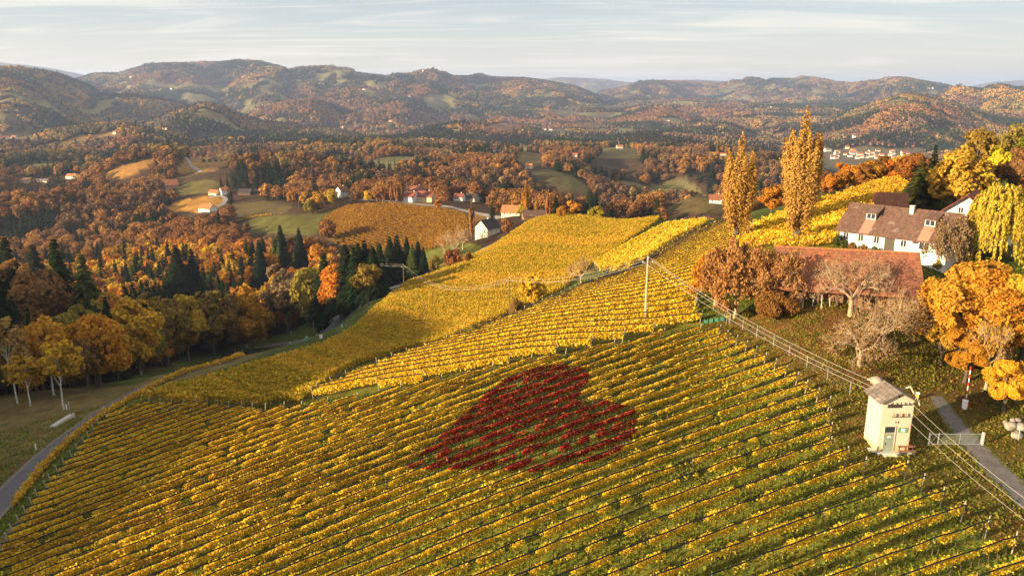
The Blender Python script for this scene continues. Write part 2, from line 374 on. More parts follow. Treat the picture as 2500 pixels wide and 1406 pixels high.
def size_of(px, p): return px * math.hypot(p[1], CAMH - p[2]) / F      # metres spanned by px picture points at p (roughly)

# land cover, outlined on the ground
A_LEFT = [(5,1381),(13,1359),(28,1336),(42,1312),(61,1288),(78,1265),(91,1242),(111,1220),(127,1197),(144,1177),(160,1159),(175,1141),(190,1123),(208,1104),(223,1085),(235,1069),(249,1052),(262,1042),(277,1027),(296,1012),(309,1000)]
POLY_A = [(-160,1600)] + A_LEFT + [(335,1005),(500,1008),(644,1020),(760,1012),(875,992),(960,972),(1047,955),(1147,930),(1250,906),(1378,885),(1484,862),(1595,838),(1703,822),(1748,822),(1789,848),(1838,876),(1884,906),(1936,940),(1992,984),(2022,1005),(2027,1068),(2020,1108),(2061,1132),(2103,1160),(2209,1170),(2251,1204),(2299,1240),(2349,1276),(2407,1314),(2470,1352),(2700,1480),(2700,1600)]
POLY_B = [(748,990),(792,972),(969,954),(1065,934),(1168,912),(1269,890),(1374,867),(1481,844),(1600,816),(1712,796),(1695,770),(1700,725),(1730,690),(1790,605),(1830,575),(1835,560),(1745,552),(1652,604),(1582,647),(1482,690),(1402,724),(1312,762),(1252,790),(1182,814),(1102,844),(1017,872),(902,914),(857,932),(782,964)]
POLY_C = [(1790,606),(1838,558),(1900,532),(1990,503),(2100,465),(2190,436),(2215,462),(2130,520),(2060,575),(2035,600),(1985,618),(1900,606),(1830,618)]
POLY_D = [(350,978),(430,988),(520,995),(610,992),(700,993),(760,975),(816,925),(905,884),(983,860),(1093,836),(1127,816),(1232,772),(1300,740),(1380,705),(1400,686),(1440,652),(1520,600),(1600,548),(1612,536),(1500,531),(1400,530),(1300,540),(1255,568),(1200,605),(1130,640),(1000,692),(955,724),(912,762),(858,812),(795,846),(665,886),(560,918),(455,948),(400,960)]
POLY_E = [(1450,648),(1490,622),(1640,550),(1715,543),(1725,549),(1570,640),(1500,668),(1465,665)]
POLY_F = [(795,530),(850,503),(1000,503),(1130,522),(1148,545),(1120,592),(1000,618),(850,612),(785,575)]
MEADOWS = [  # ground polygon, how far away, colour
 ([(590,545),(640,528),(800,518),(860,500),(900,497),(850,505),(795,528),(780,570),(760,575),(600,568)], (300,900), (.075,.10,.022)),
 ([(1030,600),(1090,592),(1125,590),(1175,600),(1180,640),(1100,660),(1060,660),(1030,640)], (250,520), (.10,.15,.025)),
 ([(900,500),(1000,490),(1150,512),(1210,530),(1150,545),(1130,520),(1000,503),(880,505)], (400,800), (.17,.14,.04)),
 ([(390,512),(440,490),(520,478),(560,490),(545,505),(480,520)], (500,900), (.30,.22,.035)),
 ([(560,500),(640,490),(720,495),(700,520),(600,535),(570,520)], (500,900), (.085,.09,.03)),
 ([(1430,392),(1500,360),(1545,365),(1580,400),(1560,412),(1500,408)], (1200,1700), (.09,.10,.03)),
 ([(1290,420),(1340,412),(1420,440),(1450,475),(1390,470),(1330,445)], (500,1700), (.07,.085,.028)),
 ([(1250,385),(1280,370),(1320,375),(1330,400),(1290,410)], (900,1700), (.12,.12,.035)),
 ([(1600,520),(1640,488),(1690,470),(1765,472),(1790,520),(1700,520)], (330,800), (.08,.085,.028)),
 ([(425,415),(455,388),(480,372),(560,382),(570,400),(520,420),(450,425)], (800,1300), (.22,.18,.045)),
 ([(240,432),(300,405),(370,385),(385,392),(330,425),(270,440)], (800,1500), (.24,.18,.04)),
 ([(430,462),(450,445),(520,438),(540,450),(500,475),(440,475)], (550,1100), (.10,.12,.03)),
 ([(1960,372),(2100,358),(2260,362),(2280,390),(2150,420),(1985,430)], (1500,3200), (.11,.125,.06)),
 ([(-50,270),(40,278),(80,288),(30,300),(-50,298)], (1500,6000), (.10,.13,.04)),
 ([(140,255),(200,238),(230,250),(190,262)], (1500,6000), (.16,.14,.05)),
 ([(430,300),(500,275),(560,280),(500,300)], (1200,5000), (.13,.13,.05)),
 ([(1160,310),(1230,300),(1290,312),(1250,325),(1180,322)], (1300,5000), (.15,.12,.05)),
 ([(1300,318),(1380,315),(1400,330),(1340,338)], (1300,5000), (.10,.11,.045)),
 ([(1350,270),(1410,262),(1410,285),(1360,290)], (2500,7000), (.10,.11,.045)),
 ([(1430,285),(1500,262),(1520,262),(1460,290)], (2500,7000), (.14,.12,.05)),
 ([(1870,335),(1930,322),(1935,335),(1890,345)], (1500,5000), (.22,.18,.06)),
 ([(1590,325),(1660,300),(1670,308),(1610,330)], (1500,5000), (.17,.13,.05)),
 ([(100,355),(250,325),(330,305),(330,318),(200,350),(110,370)], (1100,3500), (.16,.14,.05)),
 ([(-60,335),(60,320),(120,330),(60,350),(-60,360)], (1100,3500), (.13,.14,.05)),
]
W_CLASS, MEADOW, VINE, LAWN, ROADSIDE = 0, 1, 2, 3, 4
LAWN_P = [(1712,800),(1780,770),(1900,740),(2240,740),(2330,760),(2500,780),(2600,1000),(2600,1450),(2480,1352),(2209,1168),(2110,1158),(2060,1128),(2030,1062),(1992,984),(1936,940),(1838,876)]
def cover(x, y, z):
    """wooded or open, and the ground colour"""
    r = np.hypot(x, y); u, v, fw = project(x, y, z); front = (y > 20) & (fw > 5)
    open_ = np.zeros(x.shape, bool)
    g = fbm(x / 9, y / 9, 3, 70)[:, None]
    col = np.array([.050, .033, .018]) * (.7 + .6 * g)                       # woodland floor, fallen leaves
    patch = fbm(x / 190 + 50, y / 190 + 9, 3, 31)
    far_open = (patch > .63) & (r > 950)
    open_ |= far_open
    fc = np.array([.10, .11, .042]) * (.7 + .8 * fbm(x / 90, y / 90, 2, 33)[:, None]) * np.array([1.15, 1.0, 1.0])
    col = np.where(far_open[:, None], fc, col)
    for poly, (r0, r1), c in MEADOWS:
        m = front & (r > r0) & (r < r1) & inpoly(u, v, poly)
        col[m] = np.array(c) * np.array([.95, .72, .8]) * (.6 + .8 * g[m]); open_ |= m
    near_grass = (r < 330) & ~inpoly(x, y, WOOD_XY)
    gr = np.array([.052, .072, .014]) * (.65 + .7 * g)
    col = np.where(near_grass[:, None], gr, col); open_ |= near_grass
    m = front & (r < 175) & inpoly(u, v, LAWN_P)
    lt = fbm(x / 14 + 4, y / 14, 3, 77)[:, None]
    lawn = np.array([.100, .085, .017]) * (1 - smooth(.45, .68, lt)) + np.array([.115, .068, .018]) * smooth(.45, .68, lt)
    dirt = .6 * np.exp(-(((x - 44) / 9) ** 2 + ((y - 90) / 14) ** 2))[:, None]
    lawn = lawn * (1 - dirt) + np.array([.095, .05, .022]) * dirt
    col[m] = lawn[m]
    for poly, c, r0, r1 in ((POLY_A, (.145, .16, .022), 0, 200), (POLY_B, (.10, .105, .018), 60, 320), (POLY_C, (.15, .12, .02), 90, 400), (POLY_D, (.085, .088, .016), 50, 460), (POLY_E, (.075, .08, .018), 120, 420), (POLY_F, (.15, .10, .028), 300, 800)):
        m = front & (r > r0) & (r < r1) & inpoly(u, v, poly)
        col[m] = np.array(c) * (.7 + .6 * g[m]); open_ |= m
    lf = front & (r < 190) & (x < -30) & inpoly(u, v, [(-300,960),(60,955),(330,940),(450,885),(600,845),(720,820),(800,780),(880,735),(900,745),(800,800),(600,880),(440,935),(180,1060),(-300,1500)])
    col[lf] = np.array([.115, .095, .036]) * (.6 + .8 * g[lf]); open_ |= lf
    for cx_, cy_, cr in CLEAR: open_ |= (x - cx_) ** 2 + (y - cy_) ** 2 < cr * cr
    return open_, col
CLEAR = []
def clear(p, r): CLEAR.append((p[0], p[1], r))
_wf = hits([(-500,1000),(-100,985),(60,980),(160,980),(250,945),(330,915),(450,872),(590,842),(620,828),(720,806),(800,758),(880,722),(1030,668)])
_wb = hits([(1040,650),(930,640),(830,640),(700,650),(600,640),(480,620),(300,640),(0,680),(-300,700)])
WOOD_XY = [(p[0], p[1]) for p in _wf] + [(p[0], p[1]) for p in _wb]

def build_ground():
    az = np.concatenate([R(1) * np.arange(-180, -44, 3), np.radians(np.arange(-43, 43.01, .2)), R(1) * np.arange(45, 181, 3)])
    rr = np.concatenate([[0.5, 4, 8, 12, 16], np.geomspace(20, 500, 430), np.geomspace(505, 9500, 270), np.geomspace(9800, 24500, 50)])
    a, r = np.meshgrid(az, rr); x, y = (np.sin(a) * r).ravel(), (np.cos(a) * r).ravel()
    z = H(x, y); _, col = cover(x, y, z)
    na, nr = len(az), len(rr); i = np.arange(nr - 1)[:, None] * na + np.arange(na - 1)[None, :]; i = i.ravel()
    Q = np.stack([i, i + na, i + na + 1, i + 1], 1)[:, ::-1]
    M = Mat("ground")
    c = M.n("ShaderNodeAttribute", attribute_type='GEOMETRY', attribute_name='tint').outputs['Color']
    n1 = M.noise(6, 8, .7); n2 = M.noise(.35, 5, .6); n3 = M.noise(.02, 6, .6)
    f = M.math('MULTIPLY', M.rng(n1, .3, .7, .45, 1.6), M.math('MULTIPLY', M.rng(n2, .3, .7, .7, 1.3), M.rng(n3, .3, .7, .8, 1.2)))
    v = M.n("ShaderNodeVectorMath", operation='SCALE'); M.l(c, v.inputs[0]); M.l(f, v.inputs['Scale'])
    hue = M.mix(M.rng(M.noise(1.3, 6, .7), .48, .62), v.outputs[0], M.mix(1.0, v.outputs[0], (1.5, .95, .8), 'MULTIPLY'))
    m = M.principled(hue, .95, M.bump(n1, .9, .25), spec=.05)
    tag(link("ground", mesh_np("ground", np.stack([x, y, z], 1), Q, [m], col, True)), kind="structure")
build_ground()
# ------------------------------------------------------------------ buildings
def plaster(name, col, dirt=.15):
    M = Mat(name); n = M.noise(1.2, 6, .65); n2 = M.noise(9, 5, .6)
    c = M.mix(M.rng(n, .45, .75, 0, .8), col, tuple(x * (1 - dirt * 2) for x in col)); v = M.n("ShaderNodeVectorMath", operation='SCALE'); M.l(c, v.inputs[0]); M.l(M.rng(n2, .3, .7, .93, 1.07), v.inputs['Scale'])
    return M.principled(v.outputs[0], .9, M.bump(n2, .15, .02))
def tiles(name, col, patch, pf=.55, freq=3.2):
    """courses of tiles down the slope, patches of newer or mossy tiles"""
    M = Mat(name); tc = M.n("ShaderNodeTexCoord"); sp = M.n("ShaderNodeSeparateXYZ"); M.l(tc.outputs['Object'], sp.inputs[0])
    row = M.math('FRACT', M.math('MULTIPLY', sp.outputs['Z'], freq)); n1 = M.noise(.45, 4, .6); n2 = M.noise(5, 6, .75)
    br = M.n("ShaderNodeTexWhiteNoise", noise_dimensions='2D'); cb = M.n("ShaderNodeCombineXYZ"); M.l(M.math('FLOOR', M.math('MULTIPLY', sp.outputs['X'], 4)), cb.inputs[0]); M.l(M.math('FLOOR', M.math('MULTIPLY', sp.outputs['Z'], freq)), cb.inputs[1]); M.l(cb.outputs[0], br.inputs['Vector'])
    c = M.mix(M.rng(n1, pf, pf + .12), col, patch); k = M.math('MULTIPLY', M.rng(br.outputs['Value'], 0, 1, .75, 1.2), M.math('MULTIPLY', M.rng(row, 0, .25, .6, 1.0), M.rng(n2, .35, .65, .75, 1.25)))
    v = M.n("ShaderNodeVectorMath", operation='SCALE'); M.l(c, v.inputs[0]); M.l(k, v.inputs['Scale']); return M.principled(v.outputs[0], .85, M.bump(row, .4, .05))
WHITE, CREAM, YELW, STONE = plaster("white_plaster", (.74, .70, .62)), plaster("cream_plaster", (.66, .56, .40), .12), plaster("yellow_plaster", (.66, .52, .27)), plaster("grey_plaster", (.42, .38, .33))
PINKW = plaster("pink_plaster", (.48, .25, .17))
T_BROWN = tiles("brown_tiles", (.115, .062, .043), (.20, .15, .12), .60); T_RED = tiles("red_tiles", (.21, .080, .042), (.32, .095, .034), .56); T_DARK = tiles("dark_tiles", (.045, .032, .032), (.06, .042, .04))
T_OR = tiles("orange_tiles", (.40, .15, .055), (.34, .12, .05)); T_MAR = tiles("maroon_tiles", (.20, .055, .035), (.24, .07, .045)); T_GREY = tiles("grey_slates", (.16, .125, .10), (.25, .21, .17), .5, 4)
GLASS = plain("window_glass", (.03, .035, .045), .15, .1, 2, spec=.5); FRAME = plain("white_frame", (.75, .72, .66), .6, .1, 4); WOODB = plain("barn_boards", (.20, .115, .062), .9, .35, 3, stretch=(8, 8, .5)); WOODD = plain("dark_timber", (.10, .06, .038), .9, .35, 3)
DOORD = plain("dark_door", (.06, .045, .035), .6, .2, 4); GREEND = plain("grey_green_paint", (.22, .25, .20), .6, .15, 5); GREENP = plain("green_paint", (.10, .26, .11), .6, .15, 5); RUSTM = plain("copper_flashing", (.40, .15, .10), .5, .2, 5); CONC = plain("concrete", (.42, .40, .37), .9, .25, 4); DARK = plain("dark_iron", (.045, .04, .038), .6, .2, 8)
REDP, WHP = plain("red_paint", (.55, .03, .02), .5, .1, 5), plain("white_paint", (.8, .78, .72), .5, .08, 5); YELP = plain("yellow_paint", (.75, .55, .05), .5, .1, 5); ROCK = plain("pale_rock", (.26, .225, .18), .9, .35, 2.5, bump=.6)
def chevron(L, W, z0, rise, over, th, sl):
    """gable roof, ridge along x"""
    s = rise / (W / 2); e = W / 2 + over; lo = z0 - s * over; pr = [(-e, lo), (0, z0 + rise), (e, lo), (e, lo + th), (0, z0 + rise + th), (-e, lo + th)]
    mb = MB(); n = 6; x0, x1 = -L / 2 - sl, L / 2 + sl
    vs = [(x0, y, z) for y, z in pr] + [(x1, y, z) for y, z in pr]
    return mb.add(vs, [(0, 1, 4, 5), (1, 2, 3, 4), (11, 10, 7, 6), (10, 9, 8, 7), (0, 6, 7, 1), (1, 7, 8, 2), (2, 8, 9, 3), (3, 9, 10, 4), (4, 10, 11, 5), (5, 11, 6, 0)])
def window(root, x, y, z, w, h, rz=0.0, frame=None, shutters=False, name="window"):
    f = MB(); t = .09
    for c, d in (((0, -.03, h / 2 - t / 2), (w, .10, t)), ((0, -.03, -h / 2 + t / 2), (w + .1, .16, t)), ((-w / 2 + t / 2, -.03, 0), (t, .096, h - 2 * t)), ((w / 2 - t / 2, -.03, 0), (t, .096, h - 2 * t)), ((0, -.03, 0), (.06, .088, h - 2 * t))): f.box(c, d)
    o = f.build(name, frame or FRAME, root); o.location = (x, y, z); o.rotation_euler = (0, 0, rz)
    MB().box((0, 0, 0), (w - 2 * t, .04, h - 2 * t)).build("pane", GLASS, o)
    return o
def house(name, label, cat, p, rz, L, W, hw, rise, wall, roof, over=.5, group=None, front=(), gable=(), doors=(), chim=(), back=False, sink=1.5, sl=.45, detail=True):
    """front: windows (x, z, w, h) on the -y wall; gable: windows (y, z, w, h) on the -x wall"""
    root = empty(name, tuple(p), rz, label, cat, group); m = MB()
    vs = [(sx * L / 2, y, z) for sx in (-1, 1) for y, z in ((-W / 2, -sink), (W / 2, -sink), (W / 2, hw), (0, hw + rise - .02), (-W / 2, hw))]
    m.add(vs, [(0, 1, 2, 3, 4), (9, 8, 7, 6, 5), (0, 4, 9, 5), (4, 3, 8, 9), (3, 2, 7, 8), (2, 1, 6, 7), (1, 0, 5, 6)]); m.build("wall", wall, root)
    r = chevron(L, W, hw + .01, rise, over, .16, sl).build("roof", roof, root)
    for x, y in chim:
        zr = hw + rise * (1 - abs(y) / (W / 2)); MB().box((x, y, zr + .45), (.6, .6, 1.5)).box((x, y, zr + 1.23), (.72, .72, .1)).build("chimney", CREAM, r)
    for x, z, w_, h_ in front: window(root, x, -W / 2 - .003, z, w_, h_)
    for y, z, w_, h_ in gable: window(root, -L / 2 - .003, y, z, w_, h_, -math.pi / 2)
    for x, w_, h_, mt in doors: MB().box((x, -W / 2 - .01, h_ / 2), (w_, .08, h_)).box((x, -W / 2 - .03, h_ + .06), (w_ + .2, .12, .1)).build("door", mt, root)
    return root
def front_place(u, v, rz, L, W, du=0.0):
    """centre of a house whose front wall's middle stands at picture direction (u, v)"""
    p = hit(u, v); return (p[0] - math.sin(rz) * (W / 2), p[1] + math.cos(rz) * (W / 2), p[2])
def farmhouse():
    rz = R(-47); L, W = 16.4, 8.4; p0 = at(2046, 594, 11.6); ex, ey = np.array([math.cos(rz), math.sin(rz)]), np.array([-math.sin(rz), math.cos(rz)])
    c = p0[:2] + ex * L / 2 + ey * W / 2; hw, rise = 2.9, 3.5
    root = house("farmhouse", "long white farmhouse with a brown tiled roof and two dormer windows", "house", (c[0], c[1], 11.4), rz, L, W, hw, rise, WHITE, T_BROWN, .75,
        front=[(-7.0, 1.6, .95, 1.2), (-4.6, 1.6, .95, 1.2), (-2.1, 1.6, .95, 1.2), (2.0, 1.6, .95, 1.15), (5.0, 1.6, 1.6, 1.2), (7.2, 1.6, .95, 1.2)], chim=[(1.4, -.7)], sink=3)
    d = MB().box((-.1, -W / 2 - .02, 1.1), (1.5, .1, 2.2)).build("door", DOORD, root); MB().box((-.1, -W / 2 - .08, 2.25), (1.8, .2, .12)).build("door_frame", FRAME, d)
    MB().tube([(-1.2, -W / 2 - 1.5, -.2), (-1.2, -W / 2 - .2, .9)], .03, 5).build("handrail", DARK, root); MB().tube([(.95, -W / 2 - 1.5, -.2), (.95, -W / 2 - .2, .9)], .03, 5).build("handrail", DARK, root)
    MB().box((3.8, -W / 2 - .02, 2.0), (1.1, .05, .35)).build("house_sign", DARK, root)
    MB().tube([(-L / 2 + .1, -W / 2 - .1, -.5), (-L / 2 + .1, -W / 2 - .1, 2.7)], .05, 6).build("downpipe", METAL, root)
    for x in (-4.6, -2.1, 2.0, 5.0): MB().box((x, -W / 2 - .14, .92), (.9, .2, .18)).build("window_box", GREEND, root)
    for x in (-4.0, 4.9):                                               # sloping dormers
        y0 = -2.6; s = rise / (W / 2); zb = hw + s * (W / 2 + y0) + .16; hd = 1.05; run = 2.2
        o = MB().add([(x - .85, y0, zb), (x + .85, y0, zb), (x + .85, y0, zb + hd), (x - .85, y0, zb + hd), (x - .85, y0 + hd / s, zb + hd), (x + .85, y0 + hd / s, zb + hd), (x - .85, y0 + .05, zb - .05), (x + .85, y0 + .05, zb - .05)], [(0, 1, 2, 3), (3, 2, 5, 4), (0, 3, 4), (1, 5, 2)]).build("dormer", WOODD, root)
        tp = zb + hd + .03; b = (y0 + run, hw + s * (W / 2 + y0 + run) + .16)
        MB().add([(x - 1.1, y0 - .3, tp - .05), (x + 1.1, y0 - .3, tp - .05), (x + 1.1, b[0], b[1] + .06), (x - 1.1, b[0], b[1] + .06), (x - 1.1, y0 - .3, tp + .06), (x + 1.1, y0 - .3, tp + .06), (x + 1.1, b[0], b[1] + .14), (x - 1.1, b[0], b[1] + .14)], [(3, 2, 1, 0), (4, 5, 6, 7), (0, 1, 5, 4), (1, 2, 6, 5), (2, 3, 7, 6), (3, 0, 4, 7)]).build("dormer_roof", T_BROWN, o)
        window(o, x, y0 - .02, zb + .58, 1.45, .95)
        ye = -W / 2 - .7; ze = hw - s * .7 + .18
        MB().add([(x - .8, y0 - .02, zb + .02), (x + .8, y0 - .02, zb + .02), (x + .8, ye, ze), (x - .8, ye, ze)], [(0, 1, 2, 3)]).build("flashing", RUSTM, o)
farmhouse()
def barn():
    rz = R(-15); L, W, hw, rise = 18.0, 10.5, 3.3, 4.3; p = front_place(2066, 752, rz, L, W); root = empty("barn", (p[0], p[1], 6.4), rz, "long timber barn with a red tiled roof behind bare walnut trees", "barn")
    m = MB(); vs = [(sx * L / 2, y, z) for sx in (-1, 1) for y, z in ((-W / 2 + 1.2, -2), (W / 2, -2), (W / 2, hw), (0, hw + rise - .02), (-W / 2 + 1.2, hw + .95))]
    m.add(vs, [(0, 1, 2, 3, 4), (9, 8, 7, 6, 5), (0, 4, 9, 5), (4, 3, 8, 9), (3, 2, 7, 8), (2, 1, 6, 7), (1, 0, 5, 6)]); m.build("wall", WOODB, root)
    chevron(L, W, hw + .01, rise, .7, .16, .5).build("roof", T_RED, root)
    MB().tube([(-L / 2 - .5, 0, hw + rise + .17), (L / 2 + .5, 0, hw + rise + .17)], .14, 6).build("ridge_tiles", T_OR, root)
    for i in range(8): MB().box((-L / 2 + .3 + i * (L - .6) / 7, -W / 2 + .1, .65), (.26, .26, 5.2)).build("post", WOODD, root)
    for i in range(7): MB().tube([(-L / 2 + .5 + i * (L - .6) / 7, -W / 2 + .1, 1.9), (-L / 2 + 1.4 + i * (L - .6) / 7, -W / 2 + .1, 3.0)], .08, 4).build("brace", WOODD, root)
    MB().box((0, -W / 2 + .1, 3.2), (L, .22, .2)).build("beam", WOODD, root)
    r_ = random.Random(4)
    for i in range(9):
        q = Vector((-L / 2 + 2.0 + i * .55 + r_.uniform(-.5, .5), -W / 2 - .6 + r_.uniform(-.4, .3), 0)); a, b = root.matrix_basis @ q, None
        x, y = p[0] + math.cos(rz) * q.x - math.sin(rz) * q.y, p[1] + math.sin(rz) * q.x + math.cos(rz) * q.y; z = h1(x, y)
        o = MB().tube([(0, 0, -.1), (r_.uniform(-.7, .7), .45, r_.uniform(.9, 2.1))], .07, 6).build("wooden_stake", POST_W, None, loc=(x, y, z)); tag(o, "pale wooden stake leaning against the front of the timber barn", "stake", "stakes leaning against the barn")
barn()
def simple_houses():
    h = house
    p = at(2172, 506, 14.5); h("shed", "small red roofed shed behind the long farmhouse's ridge", "shed", (p[0], p[1], 12.6), R(-20), 5.0, 4.5, 2.6, 1.9, WOODB, T_RED, .4)
    p = hit(2350, 578); h("white_house", "white gabled house behind the willow, its sunny gable facing the valley", "house", (p[0] + 3, p[1] + 4, p[2]), R(52), 9, 7.6, 4.0, 3.1, WHITE, T_MAR, 1.0, gable=[(.8, 4.5, .9, 1.1)], sl=1.1, sink=3)
    p = hit(2492, 612); h("garage", "white garage with a grey door on the gravel yard beyond the willow", "garage", (p[0] + 3, p[1] + 2, p[2]), R(-5), 6.5, 5.5, 2.5, 1.1, WHITE, T_GREY, .3, doors=[(0, 2.6, 2.1, STONE)])
    p = front_place(1176, 582, R(50), 8.5, 7.6)
    p = hit(1176, 581); clear(p, 14); e = (math.cos(R(50)), math.sin(R(50))); h("stone_house", "cream three storey house with a dark hipped-looking roof beside the bare poplar", "house", (p[0] + e[0] * 4.4, p[1] + e[1] * 4.4, p[2]), R(50), 9.5, 8.2, 5.2, 3.6, CREAM, T_DARK, .7, gable=[(-2, 5.7, .9, 1), (1.6, 5.7, .9, 1), (-2.2, 3.6, .9, 1.2), (1.8, 3.6, .9, 1.2), (-2.2, 1.2, .9, 1.2), (1.8, 1.2, .9, 1.2)], front=[(-2, 3.2, .9, 1.1), (2, 3.2, .9, 1.1)], chim=[(1.5, 1)])
    T = [ # u, v base, rz, L, W, hw, rise, wall, roof, name, label
     (1246,529,-14,11,8,2.6,3.4,CREAM,T_OR,"barn","cream barn with a bright orange roof beside the yellow poplar"),
     (1310,535,8,14,8,1.6,2.6,WOODB,T_BROWN,"low_barn","low brown timber barn beyond the crest of the gold vine field"),
     (997,494,-30,9,9,4.0,3.2,WHITE,T_MAR,"inn","white gabled house with maroon roof, left part of the roadside farm"),
     (1034,494,-20,13,8,4.2,3.4,YELW,T_MAR,"guest_house","long yellow farm building with maroon roof on the road's edge"),
     (1010,478,-14,16,8,4.5,3.0,WHITE,T_RED,"long_house","long red roof rising behind the roadside farm's front buildings"),
     (843,481,48,8,8,5.0,3.4,WHITE,T_RED,"white_house","tall white house with red roof at the end of the golden trees"),
     (1118,491,-20,7,6,3.0,2.2,WHITE,T_MAR,"cottage","small white cottage with maroon roof below the bare trees"),
     (1146,492,-30,9,7,3.0,2.6,STONE,T_DARK,"cottage","small grey cottage with dark roof beside a white annex"),
     (1166,488,-25,7,6,4.0,2.2,WHITE,T_GREY,"annex","white annex standing right behind the dark roofed cottage"),
     (498,518,-25,13,9,3.2,3.4,WHITE,T_OR,"white_house","white house with an orange roof above the orange tree tops"),
     (518,477,-20,9,7,2.6,2.4,CREAM,T_OR,"cottage","cream cottage with orange roof beside the bend of the hill road"),
     (552,476,40,8,7,4.2,3.0,WHITE,T_OR,"white_house","white gabled house with orange roof at the bend of the hill road"),
     (596,477,-10,13,8,2.8,3.0,WOODD,T_DARK,"dark_barn","dark timber barn behind the white houses at the road bend"),
     (420,461,35,13,10,4.0,5.2,PINKW,T_OR,"barn","pinkish red barn with a steep pale orange roof below the wooded knoll"),
     (54,448,-10,17,9,3.0,3.6,CREAM,T_BROWN,"farmhouse","cream farmhouse with brown roof at the far edge of the valley wood"),
     (100,446,-5,15,7,2.4,1.6,CREAM,T_GREY,"shed","low pale shed between two farmhouses in the valley"),
     (172,438,-15,14,8,3.6,2.8,WHITE,T_OR,"farmhouse","white farmhouse with orange roof among trees above the valley wood"),
     (1293,532,60,4,3,2.4,.6,WHITE,T_GREY,"hut","small white hut at the end of the low brown barn"),
     (1747,497,-15,8,7,2.6,2.8,WHITE,T_RED,"cottage","white cottage with red roof beside the tall poplar's foot"),
     (1290,412,-20,8,7,3.0,3.0,CREAM,T_OR,"cottage","cream cottage with orange roof standing alone on the small meadow knoll")]
    for u, v, rz, L, W, hw, rise, wl, rf, nm, lab in T:
        p = front_place(u, v, R(rz), L, W); k = max(2, int(L / 3.2)); fr = [(-L / 2 + (i + .5) * L / k, 1.6, .9, 1.1) for i in range(k)] + ([(-L / 2 + (i + .5) * L / k, 3.9, .9, 1.0) for i in range(k)] if hw > 3.9 else [])
        ga = [(-W * .22, 1.6, .9, 1.1), (W * .22, 1.6, .9, 1.1), (0, hw + .6, .9, 1.0)] if wl not in (WOODB, WOODD) else []
        h(nm, lab, "house" if "barn" not in nm and nm not in ("shed", "hut") else "barn", p, R(rz), L, W, hw, rise, wl, rf, .6, front=fr if wl not in (WOODB, WOODD) else (), gable=ga, chim=[(L * .2, .5)] if wl in (WHITE, YELW) else (), sink=3); clear(p, 15)
    # the many small houses of the far slopes and of the village
    c1 = lambda x, y: (x / 2.941, 100 + y / 2.941); c2 = lambda x, y: (800 + x / 2.941, 100 + y / 2.941); c3 = lambda x, y: (1650 + x / 2.941, 100 + y / 2.941)
    pts = [c1(*q) for q in [(840,418),(872,420),(965,420),(1010,425),(110,502),(235,530),(20,715),(50,712),(105,710),(1185,640),(1360,705),(1285,710),(1860,507),(1925,506),(1880,562),(1905,568),(940,262),(1745,266),(2300,684),(2245,684),(1230,348),(680,614),(830,665),(2060,645),(2460,625),(2010,640)]]
    pts += [c2(*q) for q in [(230,355),(262,355),(585,403),(1065,388),(1695,478),(1715,478),(2025,466),(2340,458),(1560,640),(1602,643),(1985,672),(2005,676),(2445,578),(2475,592),(235,705),(330,704),(1105,604),(455,583),(560,563),(1185,798),(1210,795),(2095,772),(1195,334),(1775,836),(705,228)]]
    pts += [c3(*q) for q in [(40,518),(65,518),(660,483),(688,483),(600,543),(295,838),(340,830),(210,333),(1815,341),(1840,341),(1285,693),(1310,718),(1250,722),(1230,775),(995,573),(1075,790),(1090,793)]]
    rg = np.random.default_rng(5); vil = [c3(x, y) for x, y in zip(rg.uniform(1120, 1760, 46), rg.uniform(795, 850, 46))]
    pool = []
    for wl, rf in ((WHITE, T_OR), (CREAM, T_RED), (WHITE, T_MAR), (WHITE, T_GREY), (CREAM, T_OR)): 
        m = MB(); L, W, hw, rise = 11, 8, 4.6, 3.0; vs = [(sx * L / 2, y, z) for sx in (-1, 1) for y, z in ((-W / 2, -4), (W / 2, -4), (W / 2, hw), (0, hw + rise - .02), (-W / 2, hw))]
        a = m.add(vs, [(0, 1, 2, 3, 4), (9, 8, 7, 6, 5), (0, 4, 9, 5), (4, 3, 8, 9), (3, 2, 7, 8), (2, 1, 6, 7), (1, 0, 5, 6)]).build("x", wl); b = chevron(L, W, hw + .01, rise, .6, .2, .5).build("x", rf); pool.append((a.data, b.data)); bpy.data.objects.remove(a); bpy.data.objects.remove(b)
    cn = ["white house with orange roof", "cream house with red roof", "white house with maroon roof", "white house with grey roof", "cream house with orange roof"]
    marks = {"the church hill": (1040,180), "the tall twin poplars": (1870,300), "the terraced knoll": (505,385), "the roadside farm": (1015,480), "the blue mountain gap": (1430,215), "the hazy western skyline": (60,260), "the round brown hill": (2210,260), "the hilltop chapel": (1510,350), "the village's middle": (2140,375), "the broad wooded summit": (560,160)}
    cnt = {}; items = []
    for j, (u, v) in enumerate(pts + vil):
        p = hit(u, v); r = math.hypot(p[0], p[1]); k = int(rg.integers(0, 5)); nm = min(marks, key=lambda q: (marks[q][0] - u) ** 2 + (marks[q][1] - v) ** 2); items.append(((marks[nm][0] - u) ** 2 + (marks[nm][1] - v) ** 2, u, v, p, k, nm, j < len(pts), r))
